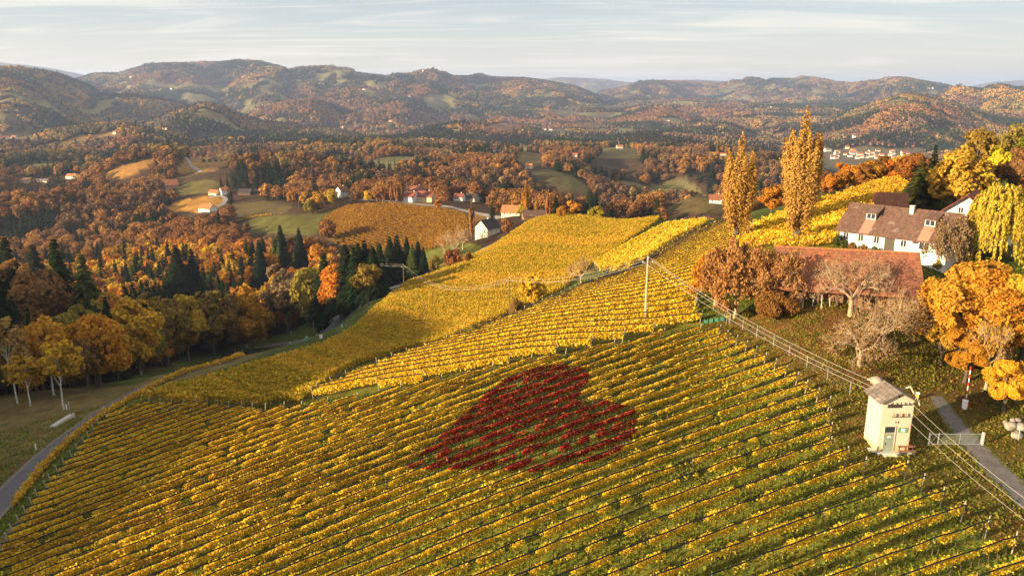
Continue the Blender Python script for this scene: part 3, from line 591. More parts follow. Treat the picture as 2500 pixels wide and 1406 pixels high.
    for d2, u, v, p, k, nm, hill, r in sorted(items, key=lambda t: t[0]):
        key = (k, nm, hill); c = cnt.get(key, 0); cnt[key] = c + 1
        lab = f"{'tiny' if hill else 'small'} {cn[k]}, {rankname(c)}nearest to {nm}"
        rz = float(rg.uniform(-.6, .5)); root = empty("small_house", (p[0], p[1], p[2]), rz, lab, "house", "houses on the far slopes" if hill else "houses of the valley village")
        s = min(1.15, .85 + max(0, r - 1500) / 12000) * rg.uniform(.75, 1.15); root.scale = (s * rg.uniform(.9, 1.6), s, s); link("wall", pool[k][0], root); link("roof", pool[k][1], root); clear(p, 14 + r * .006)
    # hilltop church
    p = hit(1040, 181); root = empty("church", tuple(p), R(-10), "white pilgrimage church with a slim tower on the highest middle summit", "church"); s = 1.5
    MB().box((0, 0, 5 * s - 4), (22 * s, 9 * s, 10 * s)).build("nave", WHITE, root); chevron(22 * s, 9 * s, 10 * s - 4, 4 * s, .5, .3, .5).build("roof", T_RED, root); MB().box((-13 * s, 0, 10 * s - 4), (5 * s, 5 * s, 20 * s)).build("tower", WHITE, root)
    MB().add([(-13 * s + a * 2.8 * s, b * 2.8 * s, 20 * s - 4) for a, b in ((-1, -1), (1, -1), (1, 1), (-1, 1))] + [(-13 * s, 0, 29 * s - 4)], [(0, 1, 4), (1, 2, 4), (2, 3, 4), (3, 0, 4), (3, 2, 1, 0)]).build("spire", T_DARK, root); clear(p, 40)
    p = hit(1512, 352); clear(p, 30); root = empty("chapel", tuple(p), R(-25), "small white farm chapel on the top of the steep meadow hill", "chapel"); MB().box((0, 0, 1), (12, 8, 8)).build("wall", WHITE, root); chevron(12, 8, 5, 4, .5, .2, .5).build("roof", T_MAR, root)
simple_houses()
def tower():
    z0 = 0.0; fl, fr = at(2140, 1105, z0), at(2216, 1104, z0); rz = math.atan2(fr[1] - fl[1], fr[0] - fl[0]); W = float(np.hypot(*(fr - fl)[:2])); Dp = 2.9
    d = ray(2152, 979); eave = CAMH + d[2] / d[1] * fl[1] - z0; ga = ray(2192, 961); cxm = (fl + fr) / 2; apex = CAMH + ga[2] / ga[1] * cxm[1] - z0; rise = max(.9, apex - eave)
    print("TOWER", W, eave, rise, math.degrees(rz))
    root = empty("transformer_tower", (cxm[0] - math.sin(rz) * Dp / 2, cxm[1] + math.cos(rz) * Dp / 2, z0), rz, "cream plastered transformer tower with a tiled gable roof at the vineyard's edge", "tower")
    M = Mat("tower_plaster"); tc = M.n("ShaderNodeTexCoord"); sp = M.n("ShaderNodeSeparateXYZ"); M.l(tc.outputs['Object'], sp.inputs[0]); n = M.noise(1.6, 6, .65); n2 = M.noise(.9, 4, .6, stretch=(5, 5, .5))
    foot = M.math('ADD', M.rng(sp.outputs['Z'], .1, 1.1, 1, 0), M.math('MULTIPLY', M.math('SUBTRACT', n, .5), 1.2)); c = M.mix(M.rng(n2, .5, .75, 0, .5), (.54, .45, .33), (.43, .34, .235)); c = M.mix(M.math('MULTIPLY', M.rng(foot, .2, .9), .7), c, (.42, .28, .06)); PL = M.principled(c, .9, M.bump(M.noise(12, 4), .12, .02))
    x, y = W / 2, Dp / 2; m = MB(); vs = [(a, b, q) for b in (-y, y) for a, q in ((-x, -1), (x, -1), (x, eave), (0, eave + rise - .02), (-x, eave))]
    m.add(vs, [(0, 1, 2, 3, 4), (9, 8, 7, 6, 5), (0, 4, 9, 5), (4, 3, 8, 9), (3, 2, 7, 8), (2, 1, 6, 7), (1, 0, 5, 6)]); m.build("wall", PL, root)
    rf = chevron(Dp, W, eave + .01, rise, .42, .09, .38).build("roof", T_GREY, root); rf.rotation_euler = (0, 0, math.pi / 2)
    for sx in (-1, 1):
        s = rise / (W / 2); e = W / 2 + .44; MB().add([(0, -y - .42, eave + rise - .06), (0, -y - .42, eave + rise + .12), (sx * e, -y - .42, eave - s * .44 + .12), (sx * e, -y - .42, eave - s * .44 - .06), (0, -y - .37, eave + rise - .06), (0, -y - .37, eave + rise + .12), (sx * e, -y - .37, eave - s * .44 + .12), (sx * e, -y - .37, eave - s * .44 - .06)], [(0, 1, 2, 3), (7, 6, 5, 4), (0, 4, 5, 1), (1, 5, 6, 2), (2, 6, 7, 3), (3, 7, 4, 0)]).build("bargeboard", POST_W, rf)
    dx = -W * .17; dr = MB().box((dx, -y - .01, 1.15), (1.05, .08, 2.1)).build("door", GREEND, root); MB().box((dx - .35, -y - .07, 1.05), (.05, .05, .22)).build("handle", DARK, dr)
    MB().box((dx, -y - .058, 1.75), (.34, .012, .12)).build("notice", WHP, dr); MB().box((dx - .02, -y - .058, 1.55), (.26, .012, .16)).build("green_label", GREENP, dr); MB().add([(dx - .11, -y - .066, 1.83), (dx + .11, -y - .066, 1.83), (dx, -y - .066, 2.0)], [(0, 1, 2)]).build("warning_triangle", YELP, dr)
    t = MB().box((dx, -y - .005, 2.58), (1.05, .06, .66)).build("transom_window", GLASS, root); MB().box((dx, -y - .03, 2.94), (1.2, .1, .07)).box((dx - .57, -y - .03, 1.45), (.08, .094, 2.9)).box((dx + .57, -y - .03, 1.45), (.08, .094, 2.9)).build("door_frame", PL, t)
    s_ = MB().box((W * .25, -y - .02, 2.5), (1.0, .05, .55)).build("notice_board", GREENP, root); MB().box((W * .25, -y - .048, 2.5), (.42, .02, .36)).build("paper", WHP, s_)
    MB().box((W * .07, -y - .02, 3.35), (.05, .05, .28)).box((W * .07 - .25, -y - .02, 3.35), (.16, .05, .1)).build("small_hook", DARK, root)
    MB().box((-.35, -y - .015, eave - .55), (1.45, .06, .36)).build("cable_slot", DARK, root)
    b = MB().box((.1, -y - .32, eave - .28), (2.2, .06, .06)).box((-.8, -y - .16, eave - .28), (.05, .32, .05)).box((1.1, -y - .16, eave - .28), (.05, .32, .05)).build("insulator_bar", DARK, root)
    for k in range(3): MB().tube([(-.75 + k * .85, -y - .32, eave - .25), (-.75 + k * .85, -y - .32, eave - .18), (-.75 + k * .85, -y - .32, eave - .12), (-.75 + k * .85, -y - .32, eave - .02)], [.07, .045, .08, .03], 8).build("insulator", DARK, b)
    b = MB().box((.15, -y - .25, eave - 1.62), (1.6, .06, .06)).box((-.4, -y - .12, eave - 1.62), (.05, .24, .05)).box((.7, -y - .12, eave - 1.62), (.05, .24, .05)).build("insulator_bar", DARK, root)
    for k in range(3): MB().tube([(-.45 + k * .6, -y - .25, eave - 1.58), (-.45 + k * .6, -y - .25, eave - 1.45), (-.45 + k * .6, -y - .25, eave - 1.36), (-.45 + k * .6, -y - .25, eave - 1.22)], [.08, .045, .09, .03], 8).build("insulator", RUSTM, b)
    MB().box((0, -y - .01, eave + rise * .55), (.12, .05, .26)).build("gable_vent", DARK, root)
    for k, (a, q) in enumerate(((-.9, .35), (-.45, .6), (.1, .85), (.55, 1.1), (.95, .35), (.6, .35))): MB().tube([(-x - .012, a, eave - q), (-x + .05, a, eave - q)], .06, 10).build("nest_hole", DARK, root)
    MB().box((0, -y - .25, .04), (W + .3, .5, .3)).box((-x - .28, 0, -.02), (.55, Dp, .2)).build("plinth", CONC, root); MB().box((dx, -y - .68, .02), (1.3, .36, .22)).build("doorstep", CREAM, root)
    MB().tube([(x - .08, -y - .05, 0), (x - .08, -y - .05, eave - 1.8)], .03, 6).box((x - .08, -y - .08, 1.4), (.12, .1, .16)).build("conduit", RUSTM, root)
    # bench in front
    q = root.location; bx, by = q[0] + math.cos(rz) * 1.15 + math.sin(rz) * (y + .72), q[1] + math.sin(rz) * 1.15 - math.cos(rz) * (y + .72)
    bn = empty("bench", (bx, by, z0 + .02), rz, "brown wooden bench in front of the cream transformer tower", "bench")
    BW = plain("bench_wood", (.22, .10, .05), .7, .25, 5, stretch=(1, 8, 8)); MB().box((0, -.05, .45), (1.75, .16, .05)).box((0, .14, .45), (1.75, .16, .05)).build("seat", BW, bn); MB().box((0, .28, .86), (1.75, .05, .2)).build("backrest", BW, bn)
    for sx in (-.7, .7): MB().box((sx, .02, .2), (.07, .42, .45)).box((sx, .27, .62), (.07, .06, .65)).build("leg", DARK, bn)
    return root, rz, W, Dp, eave, z0
TOW = tower()
# ------------------------------------------------------------------ vine rows
def cards(C, size, rg, nrm=None, jit=.8, asp=1.0, up=None):
    """one small quad per centre, facing nrm (jittered)"""
    n = len(C); d = rg.normal(size=(n, 3))
    if nrm is not None: d = nrm + d * jit
    d /= np.linalg.norm(d, axis=1, keepdims=True) + 1e-9
    a = np.cross(d, rg.normal(size=(n, 3)) if up is None else up); a /= np.linalg.norm(a, axis=1, keepdims=True) + 1e-9
    b = np.cross(d, a); s = (np.broadcast_to(size, (n,)) * rg.uniform(.65, 1.35, n) * .5)[:, None]
    V = np.stack([C - a * s - b * s * asp, C + a * s - b * s * asp, C + a * s * .8 + b * s * asp, C - a * s * .8 + b * s * asp], 1).reshape(-1, 3)
    return V, np.arange(4 * n).reshape(n, 4)
HEART = [(1245,924),(1315,900),(1370,895),(1431,905),(1442,925),(1428,952),(1405,983),(1469,979),(1507,991),(1549,999),(1555,1028),(1549,1062),(1515,1104),(1457,1130),(1320,1158),(1252,1155),(1184,1155),(1123,1150),(1057,1152),(990,1146),(1036,1104),(1073,1070),(1118,1030),(1160,994),(1184,967)]
YEL = np.array([(.76,.52,.03),(.82,.60,.05),(.70,.43,.02),(.60,.48,.04),(.85,.68,.12)])
ORA = np.array([(.60,.36,.03),(.54,.30,.03),(.66,.44,.04),(.44,.33,.04),(.58,.38,.06)])
GRN = np.array([(.44,.31,.025),(.36,.27,.025),(.52,.36,.03),(.28,.23,.025),(.54,.37,.04)])
RED = np.array([(.40,.022,.028),(.52,.035,.035),(.20,.010,.016),(.46,.07,.03),(.30,.02,.016),(.40,.20,.03)])
def vine_row(P, dens, ls, label, group, pal=YEL, h0=.75, h1=1.95, thick=.22, net=True, post_step=6.0, seed=0, red=False, gaps=.35, ends=True, name="vine_row", sticks=True, mixpal=None, stems=True):
    """P: the row's ground line (n x 3)"""
    rg = np.random.default_rng(seed + 1000)
    seg = np.linalg.norm(np.diff(P[:, :2], axis=0), axis=1); s = np.concatenate([[0], np.cumsum(seg)]); L = s[-1]
    o = P[len(P) // 2]; root = empty(name, tuple(o), 0, label, "vine row", group)
    def along(t): return np.stack([np.interp(t, s, P[:, k]) for k in range(3)], -1)
    def side(t):
        d = along(np.minimum(t + .5, L)) - along(np.maximum(t - .5, 0)); d[..., 2] = 0
        d /= np.linalg.norm(d, axis=-1, keepdims=True) + 1e-9; return d, np.stack([-d[..., 1], d[..., 0], 0 * d[..., 0]], -1)
    n = int(L * dens); t = rg.uniform(0, L, n)
    vig = fbm(t / 1.3 + seed * 7.7, t * 0 + seed, 2, 3); vig2 = fbm(t / 7 + seed * 3.1, t * 0 + 9 + seed, 2, 8)
    keep = (vig * .7 + vig2 * .3) > gaps + .12 * rg.normal(size=n) * .5
    t = t[keep]; vig = vig[keep]; n = len(t)
    hb = rg.beta(1.5, 1.15, n); top = h1 - .36 + .62 * (vig - .35); h = h0 + (top - h0) * hb
    d, sd = side(t); w = rg.normal(size=n) * thick * (.6 + .8 * vig)
    C = along(t) + sd * w[:, None] + np.array([0, 0, 1]) * h[:, None]
    nrm = sd * np.sign(w + 1e-6)[:, None] * .8 + np.array([0, 0, .45])
    V, Q = cards(C - o, ls, rg, nrm, 1.3)
    pk = pal[rg.integers(0, len(pal), n)]
    if mixpal is not None:
        k = rg.uniform(size=n) < np.clip((fbm(t / 5 + seed, t * 0 + 40, 2, 15) - .45) * 4, 0, .9); pk[k] = mixpal[rg.integers(0, len(mixpal), k.sum())]
    if red:
        u, v, _ = project(C[:, 0], C[:, 1], C[:, 2]); k = inpoly(u, v + 6, HEART); pk[k] = RED[rg.integers(0, len(RED), k.sum())]
    col = pk * rg.uniform(.8, 1.2, (n, 1))
    link("foliage", mesh_np("vine_foliage", V, Q, [LEAF_V], np.repeat(col, 4, 0)), root)
    m = max(2, int(L / 1.5)); tn = np.linspace(0, L, m)
    if net:
        _, sn = side(tn); sg = np.where(np.sum(sn * along(tn), 1) < 0, 1, -1)[:, None]; q = along(tn) - o + sn * sg * .22; wob = .04 * np.sin(tn * 1.3 + seed); q[:, 2] += h1 - .02 + wob - .1 * np.abs(np.sin(tn * math.pi / post_step))
        MB().tube(q, .055 * net, 4).build("rolled_net", NET, root)
    if stems:
        ts = np.arange(.5, L - .3, 1.05); ts = ts + rg.uniform(-.15, .15, len(ts)); b = along(ts) - o; mb = MB()
        for p in b:
            q = rg.uniform(-.06, .06, 2); r_ = .022 + .012 * rg.uniform()
            mb.tube([(p[0], p[1], p[2] - .05), (p[0] + q[0], p[1] + q[1], p[2] + .5), (p[0], p[1], p[2] + 1.0)], [r_ * 1.3, r_, r_ * .8], 4, False)
        tag(mb.build("vine_stem", BARK, root), kind="stuff")
    if sticks:
        k = max(1, int(L / post_step))
        for i in range(1, k):
            p = along(np.array([L * i / k]))[0] - o
            c = link("post", STICK, root, tuple(p)); c.rotation_euler = (rg.normal() * .03, rg.normal() * .03, 0)
    if ends:
        for e_ in (0, 1):
            if ends == 2 and e_ == 0: continue
            tt = np.array([L if e_ else 0.0]); p = along(tt)[0] - o; dd, _ = side(tt); dd = dd[0] * (1 if e_ else -1)
            c = link("end_post", ENDPOST, root, tuple(p)); c.rotation_euler = (0, 0, math.atan2(dd[1], dd[0]))
    return root
STK = plain("grey_stake", (.22, .18, .13), .85, .3, 8)
STICK = MB().box((0, 0, .92), (.045, .045, 1.9)).build("x", STK); _m = STICK.data; bpy.data.objects.remove(STICK); STICK = _m; STICK.name = "post"
POST_E = plain("pale_end_post", (.33, .28, .21), .8, .3, 8)
ENDPOST = MB().tube([(0, 0, -.1), (.30, 0, 1.98)], .055, 6).box((.32, 0, 2.0), (.2, .07, .05)).build("x", POST_E); _m = ENDPOST.data; bpy.data.objects.remove(ENDPOST); ENDPOST = _m; ENDPOST.name = "end_post"

# field with the heart: rows traced by row number over the ground
def field_heart():
    c8 = lambda x, y: (1750 + x / 2.529, 850 + y / 2.529)
    c4 = lambda x, y: (1550 + x / 4.26, 750 + y / 4.26)
    ends = {1: c8(1880,1133), 2: c8(1718,1040), 3: c8(1568,948), 4: c8(1432,863), 5: c8(1315,772), 6: c8(1208,693), 7: c8(938,672), 8: c8(828,600), 9: c8(722,540), 10: c8(735,440), 11: c8(770,360),
            12: c8(725,297), 13: c4(1940,845), 14: c4(1805,762), 15: c4(1685,670), 16: c4(1590,615), 17: c4(1465,545), 18: c4(1355,480), 19: c4(1245,412), 20: c4(1155,350), 21: c4(1055,305), 22: c4(955,255), 23: c4(855,200), 24: c4(690,190),
            25: (1595,806), 26: (1484,832), 27: (1378,857), 28: (1250,879), 29: (1147,904), 30: (1047,930)}
    data = [(u, v, k) for k, (u, v) in ends.items()]
    lef = list(zip(range(26, 47), A_LEFT)); data += [(u, v - 0, k) for k, (u, v) in lef]
    tops = [(644,999),(614,996),(584,994),(553,992),(527,991),(498,990),(470,990),(444,989),(418,987),(392,987),(368,987),(335,986)]
    data += [(u, v, 35 + i) for i, (u, v) in enumerate(tops)]
    data += [(*c8(1215,1075), 3), (*c8(860,1195), 3), (*c8(415,1350), 3), (*c8(1010,1000), 4), (*c8(640,1130), 4), (*c8(0,1355), 4), (*c8(600,420), 11), (*c8(0,640), 11)]
    D = np.array(data); fl = at(D[:, 0], D[:, 1], 2.0)[:, :2] / 50.0
    def basis(p):
        x, y = p[..., 0], p[..., 1] - 1.6
        return np.stack([np.ones_like(x), x, y, x * x, x * y, y * y, x ** 3, x * x * y, x * y * y, y ** 3], -1)
    reg = np.diag([0, 0, 0, .05, .05, .05, .15, .15, .15, .15])
    B = basis(fl); cf = np.linalg.solve(B.T @ B + reg, B.T @ D[:, 2])
    xs = np.arange(-75, 62, 1.5)
    ys = np.linspace(18, 135, 1400)
    gx, gy = np.meshgrid(xs, ys, indexing='ij'); val = basis(np.stack([gx, gy], -1) / 50) @ cf
    out = []
    for k in range(-14, 47):
        pts = []
        for i, x in enumerate(xs):
            col = val[i] - k; z = np.nonzero((col[:-1] < 0) & (col[1:] >= 0))[0]
            if len(z):
                j = z[0]; y = ys[j] + (ys[j + 1] - ys[j]) * (-col[j]) / (col[j + 1] - col[j])
                d = np.array([x, y, 2.0 - CAMH]); pts.append(d)
        # follow the sight line down to the true ground (net height 1.83 m)
        G = []
        for d in pts:
            z = 0.0
            for _ in range(25):
                t = (z + 1.83 - CAMH) / d[2]; z = .5 * z + .5 * float(near_h(np.array([d[0] * t]), np.array([d[1] * t]))[0])
            G.append((d[0] * t, d[1] * t, z))
        if len(G) < 3: out.append((k, None)); continue
        G = np.array(G)
        # resample finely and clip to the field outline
        s = np.concatenate([[0], np.cumsum(np.linalg.norm(np.diff(G, axis=0), axis=1))]); tt = np.arange(0, s[-1], .25)
        G = np.stack([np.interp(tt, s, G[:, q]) for q in range(3)], -1)
        u, v, fw = project(G[:, 0], G[:, 1], G[:, 2]); ins = inpoly(u, v, POLY_A) & (fw > 10) & (u > -420) & (u < 2750) & (v < 1700)
        if ins.sum() < 12: out.append((k, None)); continue
        i0, i1 = np.nonzero(ins)[0][[0, -1]]; G = G[i0:i1 + 1]
        G = G[np.linspace(0, len(G) - 1, max(4, int(len(G) * .25 / 1.2))).astype(int)]
        out.append((k, G))
    for k, G in out:
        if G is None: continue
        u, v, _ = project(G[:, 0], G[:, 1], G[:, 2] + 1.9)
        if not ((u > -60) & (u < 2560) & (v < 1440)).any(): continue
        heart = 12 <= k <= 25
        if k <= 6: lab = f"{'sparse' if k < 4 else 'thin'} yellow vine row, {ordinal(7 - k)} downhill from the pale tower's doorstep" if k < 6 else "yellow vine row whose end post leans just before the pale tower's doorstep"
        elif k <= 11: lab = f"yellow vine row ending beside the pale tower, {ordinal(k - 6)} uphill from its doorstep"
        elif k <= 25: lab = f"yellow vine row crossing the red heart, {ordinal(26 - k)} down from the grassy headland"
        else: lab = f"yellow vine row starting at the road hedge, {ordinal(k - 25)} from the heart's side"
        out_ends = True
        vine_row(G, 250 if k < 15 else 200, .108 if k < 15 else .135, lab, "yellow vine rows of the field with the heart", YEL, 1.0, 1.92, .13, 1.5 if k < 16 else 1.25, 6.0, 100 + k, True, .46 if k < 6 else (.42 if k < 12 else (.30 if k < 26 else .31)), True, mixpal=ORA if k > 20 else None)
field_heart()

def field(poly, dir_px, zdir, spacing, dens, ls, labeler, group, pal, h0, h1, thick, net, seed, rmax, step=3.0, post=12.0, ends=True, sticks=False, gaps=.2, mixpal=None, minlen=4, shift=0.3, stems=False, gmax=320):
    """straight parallel rows clipped to a plot outlined on the ground"""
    G = hits(poly, 0, gmax); G = G[:, :2]
    a, b = hit(*dir_px[0]), hit(*dir_px[1]); d = (b - a)[:2]; d /= np.hypot(*d); n = np.array([-d[1], d[0]])
    if n[1] < 0: n = -n
    off = G @ n; lo, hi = off.min(), off.max(); k = 0; rows = []
    for c in np.arange(lo + shift * spacing, hi, spacing):
        ts = []
        for i in range(len(G)):
            p, q = G[i], G[(i + 1) % len(G)]; fp, fq = p @ n - c, q @ n - c
            if (fp > 0) != (fq > 0):
                x = p + (q - p) * fp / (fp - fq); ts.append(x @ d)
        ts.sort()
        for i in range(0, len(ts) - 1, 2):
            if ts[i + 1] - ts[i] > minlen:
                t = np.linspace(ts[i], ts[i + 1], max(4, int((ts[i + 1] - ts[i]) / step))); q = d[None] * t[:, None] + n[None] * c
                rows.append(np.concatenate([q, H(q[:, 0], q[:, 1])[:, None]], 1))
    for i, P in enumerate(rows):
        vine_row(P, dens, ls, labeler(i, len(rows)), group, pal, h0, h1, thick, net, post, seed + i, False, gaps, ends, sticks=sticks, mixpal=mixpal, stems=stems and i < 6)
    return rows
rB = field(POLY_B, [(1200,848),(1570,811)], 0, 2.15, 100, .21, lambda i, n: f"dense golden vine row on the sunny slope, {ordinal(i + 1)} up from the grass headland", "golden vine rows of the sunny slope", YEL, .55, 1.95, .14, 1.3, 300, 320, ends=True, gaps=.12, sticks=True, post=14, stems=True)
rD = field(POLY_D, [(350,976),(690,990)], 0, 2.3, 84, .24, lambda i, n: f"olive gold vine row above the road bend, {ordinal(i + 1)} back from the grassy corner", "olive gold vine rows falling to the road", GRN, .35, 1.9, .26, 0, 420, 400, ends=False, gaps=.16, mixpal=ORA)
rE = field(POLY_E, [(1490,650),(1690,552)], 0, 3.2, 50, .30, lambda i, n: f"yellow vine row in the narrow strip beside the path, {ordinal(i + 1)} from the path", "yellow vine rows of the narrow strip", YEL, .4, 2.0, .3, 0, 620, 400, ends=True, gaps=.16)
rC = field(POLY_C, [(1850,575),(1990,566)], 0, 2.6, 46, .30, lambda i, n: f"golden vine row behind the tall poplars, {ordinal(i + 1)} uphill from the farmhouse", "golden vine rows behind the poplars", ORA, .5, 1.9, .15, 0, 640, 400, ends=False, gaps=.18, mixpal=YEL)
OLV = ORA * np.array([.56, .46, .6])
rF = field(POLY_F, [(950,520),(1100,552)], 0, 3.2, 16, .55, lambda i, n: f"ochre vine row on the rounded hill, {ordinal(i + 1)} from the wood", "ochre vine rows on the rounded hill", OLV, .3, 1.7, .25, 0, 700, 800, ends=False, gaps=.15, gmax=800)
rK = field([(476,386),(480,373),(520,374),(562,385),(550,400),(500,398)], [(486,378),(500,396)], 0, 7.0, 9, 1.3, lambda i, n: f"dark green vine row on the terraced knoll below the hill road, {ordinal(i + 1)} from the wood", "vine rows on the terraced knoll", np.array([(.10,.11,.03),(.14,.12,.03)]), .3, 2.4, .5, 0, 780, 1300, ends=False, gaps=.05, gmax=1300, minlen=8)
print("ROWS", len(rB), len(rC), len(rD), len(rE), len(rF))
# ------------------------------------------------------------------ trees: unit-height crowns and trunks
def sph(n, rg):
    d = rg.normal(size=(n, 3)); return d / np.linalg.norm(d, axis=1, keepdims=True)
def crown_broad(seed, n, ls, rad=.36, base=.22, lumps=26, flat=1.0, open_=.0):
    rg = np.random.default_rng(seed); c0 = np.array([0, 0, (1 + base) / 2]); hz = (1 - base) / 2
    lumps = int(lumps * 1.6); L = sph(lumps, rg) * (rg.uniform(.45, .88, (lumps, 1))); L[:, :2] *= rad * (1 - .25 * np.clip(L[:, 2:3], 0, 1)); L[:, 2] *= hz * .92 * flat
    L += c0; lr = rg.uniform(.20, .42, lumps) * rad
    k = rg.choice(lumps, n, p=lr ** 2 / (lr ** 2).sum()); d = sph(n, rg)
    r = lr[k] * rg.uniform(.62, 1.08, n) ** .6
    C = L[k] + d * r[:, None] * np.array([1, 1, .85])
    out = C - c0; out[:, 2] *= .8
    nr = d + .7 * out / (np.linalg.norm(out, axis=1, keepdims=True) + 1e-6) + np.array([0, 0, .25])
    if open_:
        q = fbm(C[:, 0] * 9 + seed, C[:, 2] * 9 + C[:, 1] * 9, 2, seed); m = q > open_; C, nr = C[m], nr[m]
    V, Q = cards(C, ls, rg, nr / np.linalg.norm(nr, axis=1, keepdims=True), .55)
    return V, Q, L
def limbs(L, seed, mat, r0=.022, base=.2, name="trunk", k=14, n=6):
    rg = np.random.default_rng(seed); mb = MB(); t = np.linspace(-.04, .72, 7); w = np.cumsum(rg.normal(size=(7, 2)) * .008, 0)
    P = [(w[i, 0], w[i, 1], t[i]) for i in range(7)]
    mb.tube(P, [r0 * (1.35, 1, .9, .75, .58, .4, .22)[i] for i in range(7)], n)
    for q in L[rg.permutation(len(L))[:k]]:
        a = rg.uniform(base * .8, min(.6, max(base, q[2] - .05))); i = a / .76 + .05
        p0 = np.array([np.interp(a, t, w[:, 0]), np.interp(a, t, w[:, 1]), a]); m_ = (p0 + q) / 2 + np.array([0, 0, .04])
        mb.tube([p0, m_, q], [r0 * .45, r0 * .3, r0 * .1], 4, False)
    o = mb.build("x", mat); me = o.data; bpy.data.objects.remove(o); me.name = name; return me
def crown_spruce(seed, whorls, per, ls, rad=.19):
    rg = np.random.default_rng(seed); C, N = [], []; V = []; tot = 0
    for i in range(whorls):
        t = (i + rg.uniform(-.3, .3)) / whorls; z = .08 + .92 * t; r = rad * (1 - t) ** .85 * rg.uniform(.8, 1.15) + .012
        for j in range(per):
            a = rg.uniform(0, 6.283); rr = r * rg.uniform(.7, 1.2); ca, sa = math.cos(a), math.sin(a); dr = rr * rg.uniform(.35, .6)
            wd = ls * (.6 + .5 * (1 - t)) * rg.uniform(.7, 1.2)
            p = [(0.0, 0.0), (.55, -.25), (1.0, -1.0)]
            for (s0, d0), (s1, d1) in zip(p[:-1], p[1:]):
                w0, w1 = wd * (1.0 if s0 else .6), wd * (.35 if s1 == 1 else 1.0)
                for s_, d_, w_, sg in ((s0, d0, w0, -1), (s0, d0, w0, 1), (s1, d1, w1, 1), (s1, d1, w1, -1)):
                    V.append((ca * rr * s_ - sa * w_ * sg, sa * rr * s_ + ca * w_ * sg, z + d_ * dr + rg.normal() * ls * .1 - abs(0) ))
    V = np.array(V); return V, np.arange(len(V)).reshape(-1, 4)
def crown_poplar(seed, n, ls, rad=.105, base=.05, streams=26):
    rg = np.random.default_rng(seed); S_ = []
    for k in range(streams):
        a = rg.uniform(0, 6.283); r = rad * math.sqrt(rg.uniform(.02, 1)); z0 = base + rg.uniform(0, .5) * (r / rad) * .8 + rg.uniform(0, .15); z1 = z0 + rg.uniform(.3, .5)
        z1 = min(z1, 1.0 - .30 * (r / rad) ** 1.5 * rg.uniform(.6, 1.1)); S_.append((math.cos(a) * r, math.sin(a) * r, z0, z1, rg.uniform(.16, .28) * rad * 1.35))
    S_.append((0, 0, .35, 1.0, rad * .3)); S_.append((rad * .15, rad * .1, .4, .965, rad * .25)); S_.append((-rad * .2, 0, .3, .93, rad * .28))
    S_ = np.array(S_); k = rg.integers(0, len(S_), n); t = rg.beta(1.2, 1.2, n); s = S_[k]
    z = s[:, 2] + (s[:, 3] - s[:, 2]) * t; d = sph(n, rg); rr = s[:, 4] * np.sin(np.pi * (.12 + .84 * t)) ** .8 * rg.uniform(.5, 1.15, n)
    grow = .62 + .38 * np.sin(np.pi * np.clip(z * .8 + .12, 0, 1))
    C = np.stack([s[:, 0] * grow * (.75 + .35 * t) + d[:, 0] * rr, s[:, 1] * grow * (.75 + .35 * t) + d[:, 1] * rr, z + d[:, 2] * rr * .8], 1)
    nr = d * .8 + np.stack([C[:, 0], C[:, 1], 0 * z], 1) / rad * .7 + np.array([0, 0, .15])
    V, Q = cards(C, ls, rg, nr, .6)
    return V, Q, S_
def poplar_trunk(seed, S_, rad):
    rg = np.random.default_rng(seed); mb = MB(); mb.tube([(0, 0, -.03), (.003, 0, .2), (0, .004, .5), (0, 0, .8)], [.03, .022, .014, .005], 7)
    for s in S_[:18]: mb.tube([(0, 0, max(.03, s[2] - .12)), (s[0] * .6, s[1] * .6, s[2] + .02), (s[0] * .9, s[1] * .9, s[3] - .05)], [.009, .006, .002], 4, False)
    o = mb.build("x", BARK); me = o.data; bpy.data.objects.remove(o); return me
def branches(seed, mat, depth=5, r0=.028, h0=.26, spread=.62, lean=0, n0=5, up=.18, keep=None):
    """bare crown: a forking skeleton; returns its mesh and the twig ends"""
    rg = np.random.default_rng(seed); tips = []; mb = MB()
    def grow(p, d, L, r, k):
        q = p + d * L * .5 + rg.normal(size=3) * L * .05; e = q + (d + np.array([0, 0, up * .5]) + rg.normal(size=3) * .12) * L * .5
        mb.tube([p, q, e], [r, r * .86, r * .7], 5 if k > 2 else 3, False)
        if k <= 2: tips.append(e); tips.append(q)
        if k == 0: return
        for i in range(3 if k > 1 else 4):
            v = rg.normal(size=3); v -= d * (v @ d); v /= np.linalg.norm(v); nd = d * .75 + v * spread * rg.uniform(.7, 1.3) + np.array([0, 0, up]); nd /= np.linalg.norm(nd)
            grow(e if i else q + (e - q) * .5, nd, L * rg.uniform(.62, .85), r * .58, k - 1)
    t0 = np.array([0, 0, -.03]); t1 = np.array([lean * .1, 0, h0])
    mb.tube([t0, (t0 + t1) / 2 + rg.normal(size=3) * .006, t1], [r0 * 1.35, r0 * 1.05, r0 * .95], 8, False)
    for i in range(n0):
        a = i * 6.283 / n0 + rg.uniform(-.5, .5); v = np.array([math.cos(a) * .9, math.sin(a) * .9, rg.uniform(.35, 1.0)]); v /= np.linalg.norm(v)
        grow(t1, v, .21, r0 * .55, depth - 1)
    o = mb.build("x", mat); me = o.data; bpy.data.objects.remove(o); tips = np.array(tips)
    zmax = tips[:, 2].max(); co = np.empty(len(me.vertices) * 3, np.float32); me.vertices.foreach_get("co", co); me.vertices.foreach_set("co", co / zmax); me.update()
    return me, tips / zmax
LIB = {}
